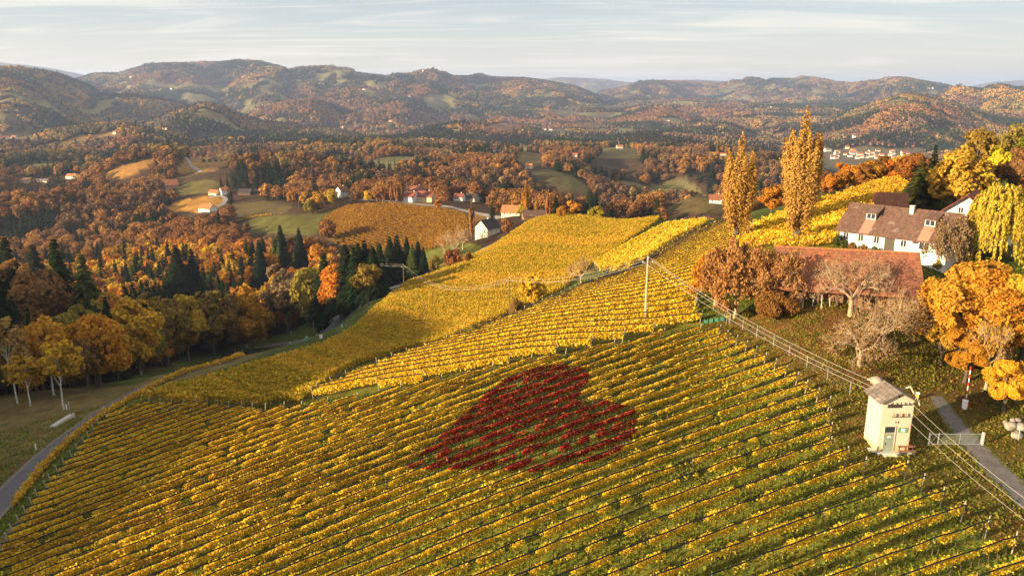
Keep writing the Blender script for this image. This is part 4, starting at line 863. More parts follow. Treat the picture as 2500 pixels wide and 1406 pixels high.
def lib(kind, lod):
    """list of (crown mesh, trunk mesh) for a kind of tree, made once"""
    key = (kind, lod)
    if key in LIB: return LIB[key]
    out = []
    sc = {-1: 5.5, 0: 1.0, 1: .3, 2: .1}[lod]
    if kind == 'broad':
        for i, (rad, base, lm, fl) in enumerate(((.36, .16, 30, 1), (.42, .12, 34, 1), (.30, .18, 24, 1), (.38, .08, 28, 1), (.33, .2, 20, 1))):
            V, Q, L = crown_broad(10 + i, int((11000 if lod < 1 else 7000) * sc), .029 / sc ** .42, rad, base, lm, fl, .40 if lod < 1 else 0); out.append((mesh_np("broad_crown", V, Q, [LEAF_O]), limbs(L, 10 + i, BARK)))
    elif kind == 'thin':
        for i in range(3):
            V, Q, L = crown_broad(40 + i, int(2600 * sc), .032 / sc ** .42, .30, .25, 18, 1, .45); out.append((mesh_np("thin_crown", V, Q, [LEAF_O]), limbs(L, 40 + i, BARK, .016, k=18)))
    elif kind == 'spruce':
        for i in range(3):
            V, Q = crown_spruce(60 + i, int(40 * sc ** .4), int(28 * sc ** .5), .026 / sc ** .3, (.18, .21, .16)[i]); out.append((mesh_np("spruce_crown", V, Q, [LEAF_O]), limbs(np.zeros((0, 3)), 60 + i, BARK, .014, k=0)))
    elif kind == 'poplar':
        for i in range(3):
            V, Q, S_ = crown_poplar(80 + i, int(4000 * sc), .026 / sc ** .42, (.085, .11, .095)[i]); out.append((mesh_np("poplar_crown", V, Q, [LEAF_O]), poplar_trunk(80 + i, S_, .1)))
    elif kind == 'birch':
        for i in range(3):
            V, Q, L = crown_broad(100 + i, int(1700 * sc), .034 / sc ** .42, .22, .34, 13, 1.05, .42); out.append((mesh_np("birch_crown", V, Q, [LEAF_O]), limbs(L, 100 + i, BIRCH, .009, .35, k=8)))
    elif kind == 'shrub':
        for i in range(3):
            V, Q, L = crown_broad(120 + i, int(1800 * sc), .06 / sc ** .42, .55, .0, 16, .9); out.append((mesh_np("shrub_crown", V, Q, [LEAF_O]), limbs(L, 120 + i, BARK, .02, .05, k=8, n=4)))
    elif kind == 'bare':
        for i in range(3):
            me, tips = branches(140 + i, BARK_PALE, 5, .03, .22); rg = np.random.default_rng(i); k = rg.integers(0, len(tips), int(500 * sc))
            V, Q = cards(tips[k] + rg.normal(size=(len(k), 3)) * .02, .03, rg); out.append((mesh_np("bare_crown", V, Q, [LEAF_O]), me))
    LIB[key] = out; return out
PALETTE = {"golden": (.50, .315, .035), "orange": (.42, .18, .025), "rust": (.25, .115, .03), "brown": (.24, .135, .045), "amber": (.46, .21, .025), "olive": (.25, .20, .038), "yellow": (.60, .40, .03), "green": (.065, .085, .022), "dark green": (.018, .030, .012), "pink brown": (.36, .185, .06), "greenish yellow": (.34, .32, .03), "grey brown": (.24, .165, .085)}
CATN = {'broad': 'broadleaf_tree', 'thin': 'sparse_tree', 'spruce': 'spruce_tree', 'poplar': 'poplar_tree', 'birch': 'birch_tree', 'shrub': 'shrub', 'bare': 'bare_tree'}
def tree(kind, p, h, colour, label=None, group=None, wide=1.0, lod=0, var=None, rg=rng, name=None):
    L = lib(kind, lod); crown, trunk = L[(int(rg.integers(0, len(L))) if var is None else var) % len(L)]
    nm = name or CATN[kind]
    root = empty(nm, (p[0], p[1], p[2] - .02 * h), float(rg.uniform(0, 6.28)), label, "shrub" if kind == 'shrub' else "tree", group)
    c = np.array(PALETTE[colour] if isinstance(colour, str) else colour) * rg.uniform(.85, 1.18, 3) ** np.array([.7, 1, .6])
    o = link("crown", crown, root); o.color = (*c, 1); q = link("trunk", trunk, root)
    for x in (o, q): x.scale = (h * wide, h * wide, h)
    return root
def plant(kind, u, vb, vt, colour, label, wide=1.0, group=None, lod=0, var=None, name=None, hmax=40):
    """a tree standing at picture direction (u, vb) on the ground, its top at vt"""
    p = hit(u, vb); d = math.hypot(p[0], p[1]); lod = -1 if d < 150 and lod == 0 else lod; a = ray(u, vt); top = CAMH + d * a[2] / math.hypot(a[0], a[1]); h = min(hmax, max(1.0, top - p[2]))
    return tree(kind, p, h, colour, label, group, wide, lod, var, name=name)
# ------------------------------------------------------------------ roads, tracks
def strip(name, pts, width, mat, lift=.07, tint=None):
    P = hits(pts)[:, :2]; s = np.concatenate([[0], np.cumsum(np.linalg.norm(np.diff(P, axis=0), axis=1))]); n = max(12, int(s[-1] / 1.2)); t = np.linspace(0, s[-1], n)
    Q = np.stack([np.interp(t, s, P[:, k]) for k in (0, 1)], 1)
    for _ in range(14): Q[1:-1] = (Q[:-2] + Q[1:-1] * 2 + Q[2:]) / 4
    d = np.gradient(Q, axis=0); d /= np.linalg.norm(d, axis=1, keepdims=True); nr = np.stack([-d[:, 1], d[:, 0]], 1); V = []
    wv = width * (1 + .06 * np.sin(t * .35)) if isinstance(width, (int, float)) else np.interp(np.linspace(0, 1, n), np.linspace(0, 1, len(width)), width)
    offs = (-.5, -.38, -.2, 0, .2, .38, .5)
    for o in offs: q = Q + nr * (o * wv)[:, None]; V.append(np.concatenate([q, (H(q[:, 0], q[:, 1]) + lift)[:, None]], 1))
    V = np.stack(V, 1).reshape(-1, 3); k = len(offs); i = (np.arange(n - 1)[:, None] * k + np.arange(k - 1)).ravel(); F_ = np.stack([i, i + 1, i + 1 + k, i + k], 1)
    cr = np.tile(np.abs(np.array(offs)) * 2, n); o = link(name, mesh_np(name, V, F_, [mat], np.stack([cr] * 3, 1))); tag(o, kind="structure"); return Q, t
def surfaced(name, col, verge, edge, var, sc):
    M = Mat(name); a = M.n("ShaderNodeAttribute", attribute_type='GEOMETRY', attribute_name='tint').outputs['Fac']; n = M.noise(sc, 6, .7); n2 = M.noise(.5, 5, .65)
    k = M.rng(M.math('ADD', a, M.math('MULTIPLY', M.math('SUBTRACT', M.noise(.9, 6, .7), .5), edge)), .62, .95)
    c = M.mix(k, M.mix(M.rng(n2, .45, .65), col, tuple(x * .72 for x in col)), verge); v = M.n("ShaderNodeVectorMath", operation='SCALE'); M.l(c, v.inputs[0]); M.l(M.rng(n, .3, .7, 1 - var, 1 + var), v.inputs['Scale'])
    return M.principled(v.outputs[0], .95, M.bump(n, .4, .03))
ASPH = surfaced("worn_asphalt", (.088, .081, .088), (.15, .122, .095), .3, .25, 5); GRAV = surfaced("gravel", (.125, .108, .10), (.075, .075, .018), 2.0, .5, 4); ASPH2 = plain("pale_road", (.26, .22, .20), .9, .2, .6)
road_px = [(-170,1440),(-70,1310),(-9,1237),(51,1168),(121,1103),(186,1052),(267,996),(328,960),(425,916),(530,888),(620,862),(720,838),(790,805),(840,778),(880,750),(905,732),(960,708),(1030,674)]
ROADQ, _ = strip("road", road_px, 5.4, ASPH, .09)
DIRT = surfaced("worn_grass", (.125, .090, .038), (.085, .085, .018), 1.2, .4, 3)
strip("field_track", [(-40,1372),(0,1335),(62,1258),(132,1172),(192,1102),(250,1040),(292,1004)], 1.5, DIRT, .05)
TRACKQ, _ = strip("gravel_track", [(2285,968),(2305,1000),(2340,1045),(2400,1112),(2450,1160),(2500,1215),(2620,1330)], [1.6, 2.6, 3.0, 3.0, 3.0], GRAV, .05)
strip("parking_bay", [(600,850),(660,842),(725,832)], [1.5, 5.5, 2.0], GRAV, .06)
strip("farm_lane", [(1140,640),(1165,618),(1190,600),(1240,578),(1285,556)], 2.6, ASPH2, .08)
strip("village_road", [(855,488),(930,490),(1000,497),(1060,502),(1120,511),(1180,523),(1225,532)], 5.0, ASPH2, .15)
strip("hill_road", [(452,384),(462,396),(470,408),(490,421)], 4.5, ASPH2, .3)
strip("hill_lane", [(510,484),(535,478),(552,484),(548,496),(530,505)], 4.5, ASPH2, .2)
def along_road(i0, side, off): 
    d = ROADQ[min(i0 + 1, len(ROADQ) - 1)] - ROADQ[max(i0 - 1, 0)]; d /= np.hypot(*d); n = np.array([-d[1], d[0]]); q = ROADQ[i0] + n * side * off; return (q[0], q[1], h1(*q)), math.atan2(d[1], d[0])
_ru, _rv, _ = project(ROADQ[:, 0], ROADQ[:, 1], H(ROADQ[:, 0], ROADQ[:, 1]))
def road_i(u): return int(np.argmin(np.abs(_ru - u)))
def guardrail():
    i0, i1 = road_i(735), road_i(893); P = [along_road(i, 1, 2.9)[0] for i in range(i0, i1 + 1, 2)]; o = P[len(P) // 2]; root = empty("guardrail", o, 0, "white painted guardrail on a low concrete kerb along the road by the wood", "guardrail")
    for zt in (.95, .65): MB().tube([(p[0] - o[0], p[1] - o[1], p[2] - o[2] + zt) for p in P], .045, 5).build("rail", WHP, root)
    MB().tube([(p[0] - o[0], p[1] - o[1], p[2] - o[2] + .16) for p in P], .2, 4).build("kerb", CONC, root)
    for p in P[::2]: MB().box((p[0] - o[0], p[1] - o[1], p[2] - o[2] + .5), (.08, .08, 1.0)).build("post", METAL, root)
guardrail()
def roadside():
    P = np.array([along_road(i, -1, 3.15)[0] for i in range(road_i(-40), road_i(560), 2)])
    vine_row(P, 90, .2, "dense orange gold vine row standing alone along the road's field side", "vine rows along the road", ORA, .2, 1.25, .25, 0, 9, 9001, False, .12, True, sticks=True, stems=False)
    p = hit(345, 916); r_ = empty("wayside_marker", tuple(p), .3, "grey standing stone marker on the grass verge before the wood", "marker"); MB().box((0, 0, .5), (.55, .3, 1.1)).build("stone", CONC, r_, .05); MB().box((0, -.165, .68), (.34, .03, .4)).build("niche", DARK, r_)
    p = hit(603, 849); r_ = empty("electric_cabinet", tuple(p), .2, "pale grey electric cabinet at the edge of the parking bay", "cabinet"); MB().box((0, 0, .55), (.7, .35, 1.1)).build("body", CONC, r_, .03); MB().box((0, -.19, .65), (.5, .02, .6)).build("door", WHP, r_)
    p = hit(749, 832); r_ = empty("waste_bin", tuple(p), .5, "green wheeled waste bin beside the road opposite the railing", "bin"); MB().box((0, 0, .45), (.55, .6, .8)).build("body", GREENP, r_, .04); MB().box((0, 0, .9), (.62, .68, .1)).build("lid", GREENP, r_, .02)
    p = hit(784, 826); r_ = empty("meter_box", tuple(p), .5, "white meter box beside the road uphill of the green bin", "box"); MB().box((0, 0, .4), (.6, .4, .8)).build("body", WHP, r_, .03); MB().box((0, 0, .83), (.7, .5, .06)).build("cover", CONC, r_)
    p = hit(711, 818); r_ = empty("wayside_shrine", tuple(p), .2, "small white shrine post at the end of the white railing", "shrine"); MB().box((0, 0, .6), (.14, .14, 1.3)).build("post", POST_W, r_); MB().box((0, 0, 1.4), (.5, .35, .5)).build("box", WHP, r_, .02); MB().add([(-.35, -.28, 1.65), (.35, -.28, 1.65), (.35, .28, 1.65), (-.35, .28, 1.65), (-.35, 0, 1.95), (.35, 0, 1.95)], [(0, 1, 5, 4), (2, 3, 4, 5), (0, 4, 3), (1, 2, 5), (3, 2, 1, 0)]).build("roof", WOODD, r_)
    a, b = hit(128, 1044), hit(176, 1018); d = (b - a)[:2]; L = np.hypot(*d); an = math.atan2(d[1], d[0]); lg = plain("weathered_beam", (.40, .37, .32), .9, .3, 3, stretch=(1, 8, 8)); k = 0
    for r0, n in ((0, 4), (1, 3)):
        for i in range(n):
            c = (a + b) / 2; off = (i - (n - 1) / 2) * .30; o = MB().box((0, 0, 0), (L * (1 - .05 * (i % 2)), .26, .2)).build("wooden_beam", lg); o.location = (c[0] - math.sin(an) * off, c[1] + math.cos(an) * off, c[2] + .12 + r0 * .21); o.rotation_euler = (0, 0, an)
            tag(o, f"grey weathered beam in the {'lower' if r0 == 0 else 'upper'} layer of the pile on the verge, {ordinal(i + 1)} from the road", "beam", "beams piled beside the road"); k += 1
    p = hit(182, 1024); r_ = empty("warning_sign", tuple(p), -.4, "small red and white warning board at the end of the beam pile", "sign"); MB().tube([(0, 0, -.1), (0, 0, 1.0)], .03, 6).build("post", METAL, r_); MB().box((0, -.04, .8), (.4, .03, .7)).build("panel", WHP, r_); MB().box((0, -.06, .95), (.4, .014, .16)).box((0, -.06, .6), (.4, .014, .16)).build("red_stripe", REDP, r_)
    p = hit(170, 1003); r_ = empty("timber_frame", tuple(p), .4, "wooden post with a slanting brace between the birches and the road", "post"); MB().tube([(0, 0, -.1), (0, 0, 1.7)], .06, 5).build("post", POST_W, r_); MB().tube([(-1.2, 0, 0), (0, 0, 1.5)], .045, 5).build("brace", POST_W, r_)
    for (u, v), nm in zip([(88, 1097), (900, 742), (835, 800), (553, 877), (163, 1000)], ["beside the pale verge near the beam pile", "at the top of the visible road bend", "on the field side opposite the railing", "by the orange vine row's far end", "between the birches' feet"]):
        p = hit(u, v); o = MB().box((0, 0, .45), (.14, .1, 1.0)).box((0, 0, .78), (.146, .106, .16)).build("delineator_post", WHP, None, loc=tuple(p)); tag(o, f"white roadside marker post {nm}", "marker post", "marker posts of the road")
roadside()
# ------------------------------------------------------------------ power line
def wire(a, b, sag, label, r=.02, group="overhead wires"):
    a, b = np.array(a, float), np.array(b, float); t = np.linspace(0, 1, 26)[:, None]; P = a + (b - a) * t; P[:, 2] -= sag * 4 * (t * (1 - t))[:, 0]; o = P[0].copy()
    w_ = MB().tube(P - o, r, 5).build("overhead_wire", WIRE, None, loc=tuple(o)); tag(w_, label, "wire", group); return w_
def pole(u, vb, vt, mat, label, rr=.15, arm=0.0):
    p = hit(u, vb); d = math.hypot(p[0], p[1]); a = ray(u, vt); h = CAMH + d * a[2] / math.hypot(a[0], a[1]) - p[2]; root = empty("utility_pole", tuple(p), 0, label, "utility pole", "wooden power poles")
    MB().tube([(0, 0, -.5), (0, 0, h * .5), (0, 0, h)], [rr, rr * .85, rr * .7], 9).build("shaft", mat, root)
    if arm:
        c = MB().box((0, 0, h - .75), (arm, .1, .1)).build("crossarm", WOODD, root); k = 0
        for x in (-arm / 2 + .05, arm / 2 - .05): MB().tube([(x, 0, h - .7), (x, 0, h - .55), (x, 0, h - .45)], [.03, .07, .04], 7).build("insulator", WHP, c)
        MB().tube([(0, 0, h), (0, 0, h + .16), (0, 0, h + .26)], [.03, .07, .04], 7).build("insulator", WHP, root)
    return p, h
def power():
    pa, ha = pole(1575, 790, 630, POST_L, "tall pale wooden power pole at the bottom of the sunny vine slope", .2, 1.5)
    pb, hb = pole(1244, 777, 679, POST_D, "dark wooden power pole beside the round yellow tree", .17, 1.5)
    pc, hc = pole(986, 695, 647, POST_D, "dark wooden power pole at the wood's corner above the road", .17, 1.5)
    pd, hd = pole(768, 832, 783, POST_D, "short dark wooden pole standing at the roadside opposite the railing", .13)
    pole(1379, 722, 664, POST_D, "thin dark pole between the yellow tree and the bare tree", .07)
    pole(1038, 770, 735, POST_D, "thin grey pole standing alone amid the olive gold vine rows", .08)
    pole(730, 512, 478, POST_D, "distant wooden pole at the foot of the golden tree group", .2); 
    def top(p, h, dx, dz): return (p[0] + dx, p[1], p[2] + h + dz)
    T, rz, W, Dp, ev, z0 = TOW; q = T.location
    def tl(x, y, z): return (q[0] + math.cos(rz) * x - math.sin(rz) * y, q[1] + math.sin(rz) * x + math.cos(rz) * y, z0 + z)
    for k, (x, y, z, dx, dz) in enumerate(((-W / 2 - .1, Dp / 2 - .2, ev + .1, -.7, -.45), (-W / 2 + .5, Dp / 2 + .2, ev + .25, .7, -.45), (0, Dp / 2 + .3, ev + .35, 0, .24))):
        wire(tl(x, y, z), top(pa, ha, dx, dz), 1.1, ("lowest", "middle", "uppermost")[k] + " of the three wires from the tower roof to the pale power pole", .017)
    for k, (x, z, v1) in enumerate(((1.35, ev - .3, 1275), (1.2, ev - 1.1, 1300), (1.05, ev - 2.0, 1330))):
        a = tl(x, -Dp / 2 - .3, z); b = at(2575, v1 - 5, 6.4 - .7 * k); wire(a, b, .35, ("uppermost", "middle", "lowest")[k] + " of the three wires running from the tower's front over the gravel track", .017)
    for k, (dx, dz) in enumerate(((-.7, -.45), (.7, -.45), (0, .24))):
        wire(top(pa, ha, dx, dz), top(pb, hb, dx, dz), 1.6, ("nearer lower", "farther lower", "upper")[k] + " wire between the pale pole and the dark pole by the yellow tree", .019)
        wire(top(pb, hb, dx, dz), top(pc, hc, dx, dz), 5.0, ("nearer lower", "farther lower", "upper")[k] + " wire between the yellow tree's pole and the pole at the wood", .02)
        e = hit(900, 690); wire(top(pc, hc, dx, dz), (pc[0] - 22, pc[1] + 18, pc[2] + hc - 2 + dz), .6, ("nearer lower", "farther lower", "upper")[k] + " wire leaving the pole at the wood's corner towards the trees", .02)
power()
# ------------------------------------------------------------------ around the tower and the lawn
def rock(p, s, seed, label, group=None, name="boulder"):
    bm = bmesh.new(); bmesh.ops.create_icosphere(bm, subdivisions=3, radius=1); rg = np.random.default_rng(seed); o_ = rg.uniform(0, 50, 2)
    for v in bm.verts:
        n = float(fbm(np.array([v.co.x * 1.3 + o_[0] + v.co.z]), np.array([v.co.y * 1.3 + o_[1] - v.co.z * .7]), 3, seed)[0]); v.co = Vector((v.co.x * s[0], v.co.y * s[1], v.co.z * s[2])) * (.72 + .55 * n)
    me = bpy.data.meshes.new(name); bm.to_mesh(me); bm.free(); me.materials.append(ROCK); 
    for f_ in me.polygons: f_.use_smooth = True
    o = link(name, me, None, (p[0], p[1], p[2] + s[2] * .45)); o.rotation_euler = (0, 0, float(rg.uniform(0, 6))); return tag(o, label, "boulder", group)
def lawn_things():
    rock(hit(2141, 937), (.85, .7, .62), 3, "large pale boulder on the lawn just behind the tower's roof")
    rock(hit(2122, 928), (.25, .22, .2), 13, "small stone lying beside the large boulder behind the tower")
    for i, (u, v, s, lab) in enumerate([(2466,1045,(.75,.6,.55),"broad white boulder at the front of the rock heap"), (2492,1048,(.8,.6,.5),"long white boulder on the outer side of the rock heap"), (2482,1066,(.7,.6,.45),"shaded grey boulder lowest in the rock heap"), (2472,1030,(.36,.3,.3),"small round stone on top of the rock heap"), (2484,1029,(.4,.3,.3),"pale angular stone at the back of the rock heap"), (2455,1034,(.36,.3,.25),"grey stone at the back edge of the rock heap")]): rock(hit(u, v), s, 20 + i, lab, "boulders of the rock heap")
    p = hit(2354, 998); top = ray(2362, 893); d = math.hypot(p[0], p[1]); h = CAMH + d * top[2] / math.hypot(top[0], top[1]) - p[2]
    r_ = empty("barrier", tuple(p), .3, "raised red and white barrier boom beside the gravel track", "barrier"); n = 9; b = MB(); MB().box((0, 0, .5), (.42, .42, 1.0)).box((0, 0, 1.04), (.5, .5, .08)).build("pedestal", WHP, r_, .03); MB().box((.3, 0, .45), (.3, .3, .5)).build("counterweight", REDP, r_, .03)
    ca = [(0, 0, .9 + (h - .9) * i / n) for i in range(n + 1)]; bo = MB().tube([(0, -.05, .9), (.05, 0, h)], .05, 8).build("boom", WHP, r_)
    for i in range(0, n, 2):
        z0_, z1_ = .9 + (h - .9) * i / n, .9 + (h - .9) * (i + 1) / n; f0, f1 = i / n, (i + 1) / n; MB().tube([(.05 * f0, -.05 * (1 - f0), z0_), (.05 * f1, -.05 * (1 - f1), z1_)], .054, 8).build("red_band", REDP, bo)
    a, b = hit(2266, 1086), hit(2397, 1086); L = np.hypot(*(b - a)[:2]); an = math.atan2(b[1] - a[1], b[0] - a[0]); r_ = empty("chain_link_gate", tuple(a), an, "low chain link double gate across the gravel track by the tower", "gate")
    hh = 1.25; zb = float(b[2] - a[2])
    for x0, x1, nm in ((.12, L * .17, "narrow_leaf"), (L * .185, L - .2, "wide_leaf")):
        f_ = MB()
        for z in (.1, hh): f_.tube([(x0, 0, z), (x1, 0, z)], .028, 6)
        for x in ([x0, x1] if nm[0] == 'n' else [x0, (x0 + x1) / 2, x1]): f_.tube([(x, 0, .1), (x, 0, hh)], .028, 6)
        g = f_.build(nm, METAL, r_); m = MB(); k = int((x1 - x0) / .11)
        for i in range(k):
            x = x0 + (x1 - x0) * i / k
            for s in (-1, 1):
                xa, xb = (x, x + .6) if s > 0 else (x + .6, x)
                if max(xa, xb) < x1: m.tube([(xa, 0, .12), (xb, 0, hh - .02)], .005, 3, False)
        m.build("chain_link", GREEND, g)
    for x, w_, mt in ((0, .1, METAL), (L, .2, CONC), (L * .178, .07, METAL)): MB().box((x, 0, .6), (w_, w_, 1.6)).build("gate_post", mt, r_)
    c4 = lambda x, y: (1550 + x / 4.26, 750 + y / 4.26)
    fp = [c4(*q) for q in [(930,92),(985,180),(1118,240),(1265,315),(1438,410),(1600,512),(1785,625),(1997,765),(2232,910)]]; P = hits(fp); o = P[4]; r_ = empty("wire_fence", tuple(o), 0, "wire fence of thin grey posts along the lawn's edge beside the vines", "fence")
    for p in P: MB().tube([tuple(p - o + [0, 0, -.2]), tuple(p - o + [.03, 0, 1.55])], .035, 6).build("post", METAL, r_)
    for z in (.3, .8, 1.4): MB().tube([tuple(p - o + [0, 0, z]) for p in P], .006, 3).build("strand", METAL, r_)
    a, b = hit(1716, 790), hit(1772, 782); G = plain("green_netting", (.04, .13, .08), .9, .3, 6); m = MB(); n = 14
    vs = [tuple(a + (b - a) * i / n + np.array([0, .12 * math.sin(i * 1.9), z])) for i in range(n + 1) for z in (0, .55 + .1 * math.sin(i * 2.3))] ; m.add(vs, [(2 * i, 2 * i + 2, 2 * i + 3, 2 * i + 1) for i in range(n)]); o = m.build("garden_net", G); sd = o.modifiers.new("s", 'SOLIDIFY'); sd.thickness = .06; tag(o, "low green netting strung at the lower end of the sunny vine rows", "net")
    p = hit(1776, 790); r_ = empty("footpath_sign", tuple(p), .3, "yellow footpath sign on two posts at the corner of the wire fence", "sign"); MB().tube([(-.2, 0, -.1), (-.2, 0, 1.5)], .03, 6).build("post", METAL, r_); MB().tube([(.2, 0, -.1), (.2, 0, 1.9)], .03, 6).build("post", METAL, r_); MB().box((0, -.04, 1.1), (.75, .03, .3)).build("panel", YELP, r_)
    p = hit(2238, 975); r_ = empty("hydrant", tuple(p), 0, "small white and orange marker post on the lawn right behind the tower", "marker"); MB().box((0, 0, .35), (.22, .22, .7)).build("post", YELP, r_); MB().box((0.05, 0, .78), (.34, .24, .2)).build("cap", WHP, r_)
    p = hit(2440, 640); pole(2437, 655, 575, POST_L, "thin pale pole standing between the willow and the garage", .06)
    p = hit(2486, 1074); o = MB().tube([(0, 0, -.1), (0, 0, 1.2)], .04, 6).build("wooden_stake", POST_W, None, loc=tuple(p)); tag(o, "single pale stake standing in the grass before the rock heap", "stake")
lawn_things()
# ------------------------------------------------------------------ grass tufts and fallen leaves close by
def ground_cover():
    rg = np.random.default_rng(404); n = 420000; a = rg.uniform(R(-40), R(38), n); r = 38 + 105 * np.sqrt(rg.uniform(0, 1, n)) ** 1.15; x, y = np.sin(a) * r, np.cos(a) * r
    z = near_h(x, y); u, v, fw = project(x, y, z); inA = inpoly(u, v, POLY_A); lawn = inpoly(u, v, LAWN_P); road = np.zeros(n, bool)
    for q in ROADQ: road |= (x - q[0]) ** 2 + (y - q[1]) ** 2 < 2.6 ** 2
    for q in TRACKQ: road |= (x - q[0]) ** 2 + (y - q[1]) ** 2 < 1.2 ** 2
    m = (u > -30) & (u < 2540) & (v < 1440) & (v > 600) & ~road & ((x > -60) | inA | (r < 150)) & (inA | lawn | (rg.uniform(size=n) < .5)) & ~inpoly(u, v, POLY_B) & ~inpoly(u, v, POLY_D); q = np.hypot(x - TOW[0].location[0], y - TOW[0].location[1]) > 2.4; m &= q
    x, y, z, lawn, inA = x[m], y[m], z[m], lawn[m], inA[m]; n = len(x); cl = fbm(x / 2.2, y / 2.2, 3, 91); k = cl + .15 * rg.normal(size=n) > .42; x, y, z, lawn, cl = x[k], y[k], z[k], lawn[k], cl[k]; n = len(x)
    h = rg.uniform(.08, .24, n); C = np.stack([x, y, z + h * .4], 1); d = rg.normal(size=(n, 3)); d[:, 2] = .9; V, Q = cards(C, h, rg, d / np.linalg.norm(d, axis=1, keepdims=True), .45)
    pal = np.array([(.17,.19,.026),(.13,.17,.022),(.21,.21,.032),(.24,.215,.04),(.10,.14,.02)]); c = pal[rg.integers(0, 5, n)] * rg.uniform(.7, 1.25, (n, 1)); c = np.where(lawn[:, None], c * np.array([1.1, .92, 1.0]), c)
    tag(link("grass", mesh_np("grass", V, Q, [LEAF_V], np.repeat(c, 4, 0))), "short rough grass between the vine rows and on the lawn", "grass", kind="stuff")
    n = 60000; a = rg.uniform(R(12), R(38), n); r = 66 + 62 * np.sqrt(rg.uniform(0, 1, n)); x, y = np.sin(a) * r, np.cos(a) * r; z = near_h(x, y); u, v, fw = project(x, y, z); den = .7 * fbm(x / 7, y / 7, 3, 17) + .5 * np.exp(-(((x - 44) / 11) ** 2 + ((y - 92) / 13) ** 2))
    m = inpoly(u, v, LAWN_P) & (den > rg.uniform(.42, .9, n)); x, y, z = x[m], y[m], z[m]; n = len(x); d = rg.normal(size=(n, 3)) * .35 + [0, 0, 1]
    V, Q = cards(np.stack([x, y, z + .04], 1), .12, rg, d / np.linalg.norm(d, axis=1, keepdims=True), .2); pal = np.array([(.30,.14,.03),(.40,.22,.05),(.20,.09,.03),(.46,.30,.08),(.26,.11,.025)]); c = pal[rg.integers(0, 5, n)]
    tag(link("fallen_leaves", mesh_np("fallen_leaves", V, Q, [LEAF_V], np.repeat(c, 4, 0))), "fallen brown and gold leaves strewn over the lawn under the walnuts", "leaves", kind="stuff")
ground_cover()
# ------------------------------------------------------------------ the single trees one can point at
def big_poplar(u, vb, vt, seed, label, rad, n=15000):
    V, Q, S_ = crown_poplar(seed, n, .0105, rad, .06, 80); p = hit(u, vb); d = math.hypot(p[0], p[1]); a = ray(u, vt); h = CAMH + d * a[2] / math.hypot(a[0], a[1]) - p[2]
    rt = empty("poplar_tree", tuple(p), 0, label, "tree", "tall poplars by the farm"); o = link("crown", mesh_np("poplar_crown", V, Q, [LEAF_O]), rt); o.color = (.42, .245, .058, 1); t = link("trunk", poplar_trunk(seed, S_, .1), rt)
    for x in (o, t): x.scale = (h, h, h)
big_poplar(1795, 594, 318, 501, "shorter of the twin tall poplars, with thin brownish gold leaves", .14, 26000); big_poplar(1942, 594, 258, 502, "tallest golden poplar standing just beside the long farmhouse", .136, 34000)
def bare(u, vb, vt, seed, label, wide, leaves, col, mat=None, depth=6, ls=.022, cat="tree", name="bare_tree", lean=0, r0=.03, h0=.2):
    me, tips = branches(seed, mat or BARK_PALE, depth, r0, h0, .7, lean); p = hit(u, vb); d = math.hypot(p[0], p[1]); a = ray(u, vt); h = CAMH + d * a[2] / math.hypot(a[0], a[1]) - p[2]
    rt = empty(name, tuple(p), seed * .7, label, cat, "trees around the farm"); t = link("trunk", me, rt); rg = np.random.default_rng(seed); ob = [t]
    if leaves:
        k = rg.integers(0, len(tips), leaves); V, Q = cards(tips[k] + rg.normal(size=(leaves, 3)) * .03, ls, rg); c = link("crown", mesh_np("sparse_leaves", V, Q, [LEAF_O]), rt); c.color = (*PALETTE[col], 1); ob.append(c)
    for x in ob: x.scale = (h * wide, h * wide, h)
bare(2098, 893, 735, 1, "bare pale walnut tree nearest to the tower, standing on the leaf-strewn lawn", .8, 1500, "brown")
bare(2155, 858, 690, 2, "bare walnut with two stout trunks just behind the nearest walnut", .75, 1200, "brown")
bare(2075, 772, 612, 3, "bare walnut fanned out before the barn's red roof", .8, 600, "brown")
bare(1795, 775, 588, 4, "wide brownish tree with dry leaves hiding the barn's near end", .62, 16000, "pink brown", ls=.03)
bare(1890, 760, 606, 5, "half bare tree with brown leaves before the barn's red roof", .6, 5000, "pink brown", ls=.028)
bare(1745, 745, 612, 6, "dry orange brown tree at the edge of the sunny vine rows", .7, 11000, "amber", ls=.03)
bare(2304, 655, 524, 7, "grey twiggy tree hiding the farmhouse's far gable", .62, 9000, "grey brown", ls=.032)
bare(2230, 770, 690, 8, "bare twiggy tree at the barn's outer corner", .8, 500, "brown")
bare(2405, 950, 760, 9, "forked bare tree among the golden crowns beside the barrier", .5, 900, "golden", lean=.4)
bare(1418, 694, 622, 10, "bare pinkish tree on the grass bank above the sunny slope", .7, 900, "pink brown", depth=5)
bare(1108, 628, 560, 11, "bare twiggy tree left of the dark roofed stone house", .7, 500, "pink brown", depth=5); bare(1130, 610, 545, 12, "taller bare tree right beside the thin poplar", .6, 700, "pink brown", depth=5); bare(1085, 620, 568, 14, "small bare orange tree at the bright grass patch", .7, 900, "amber", depth=5)
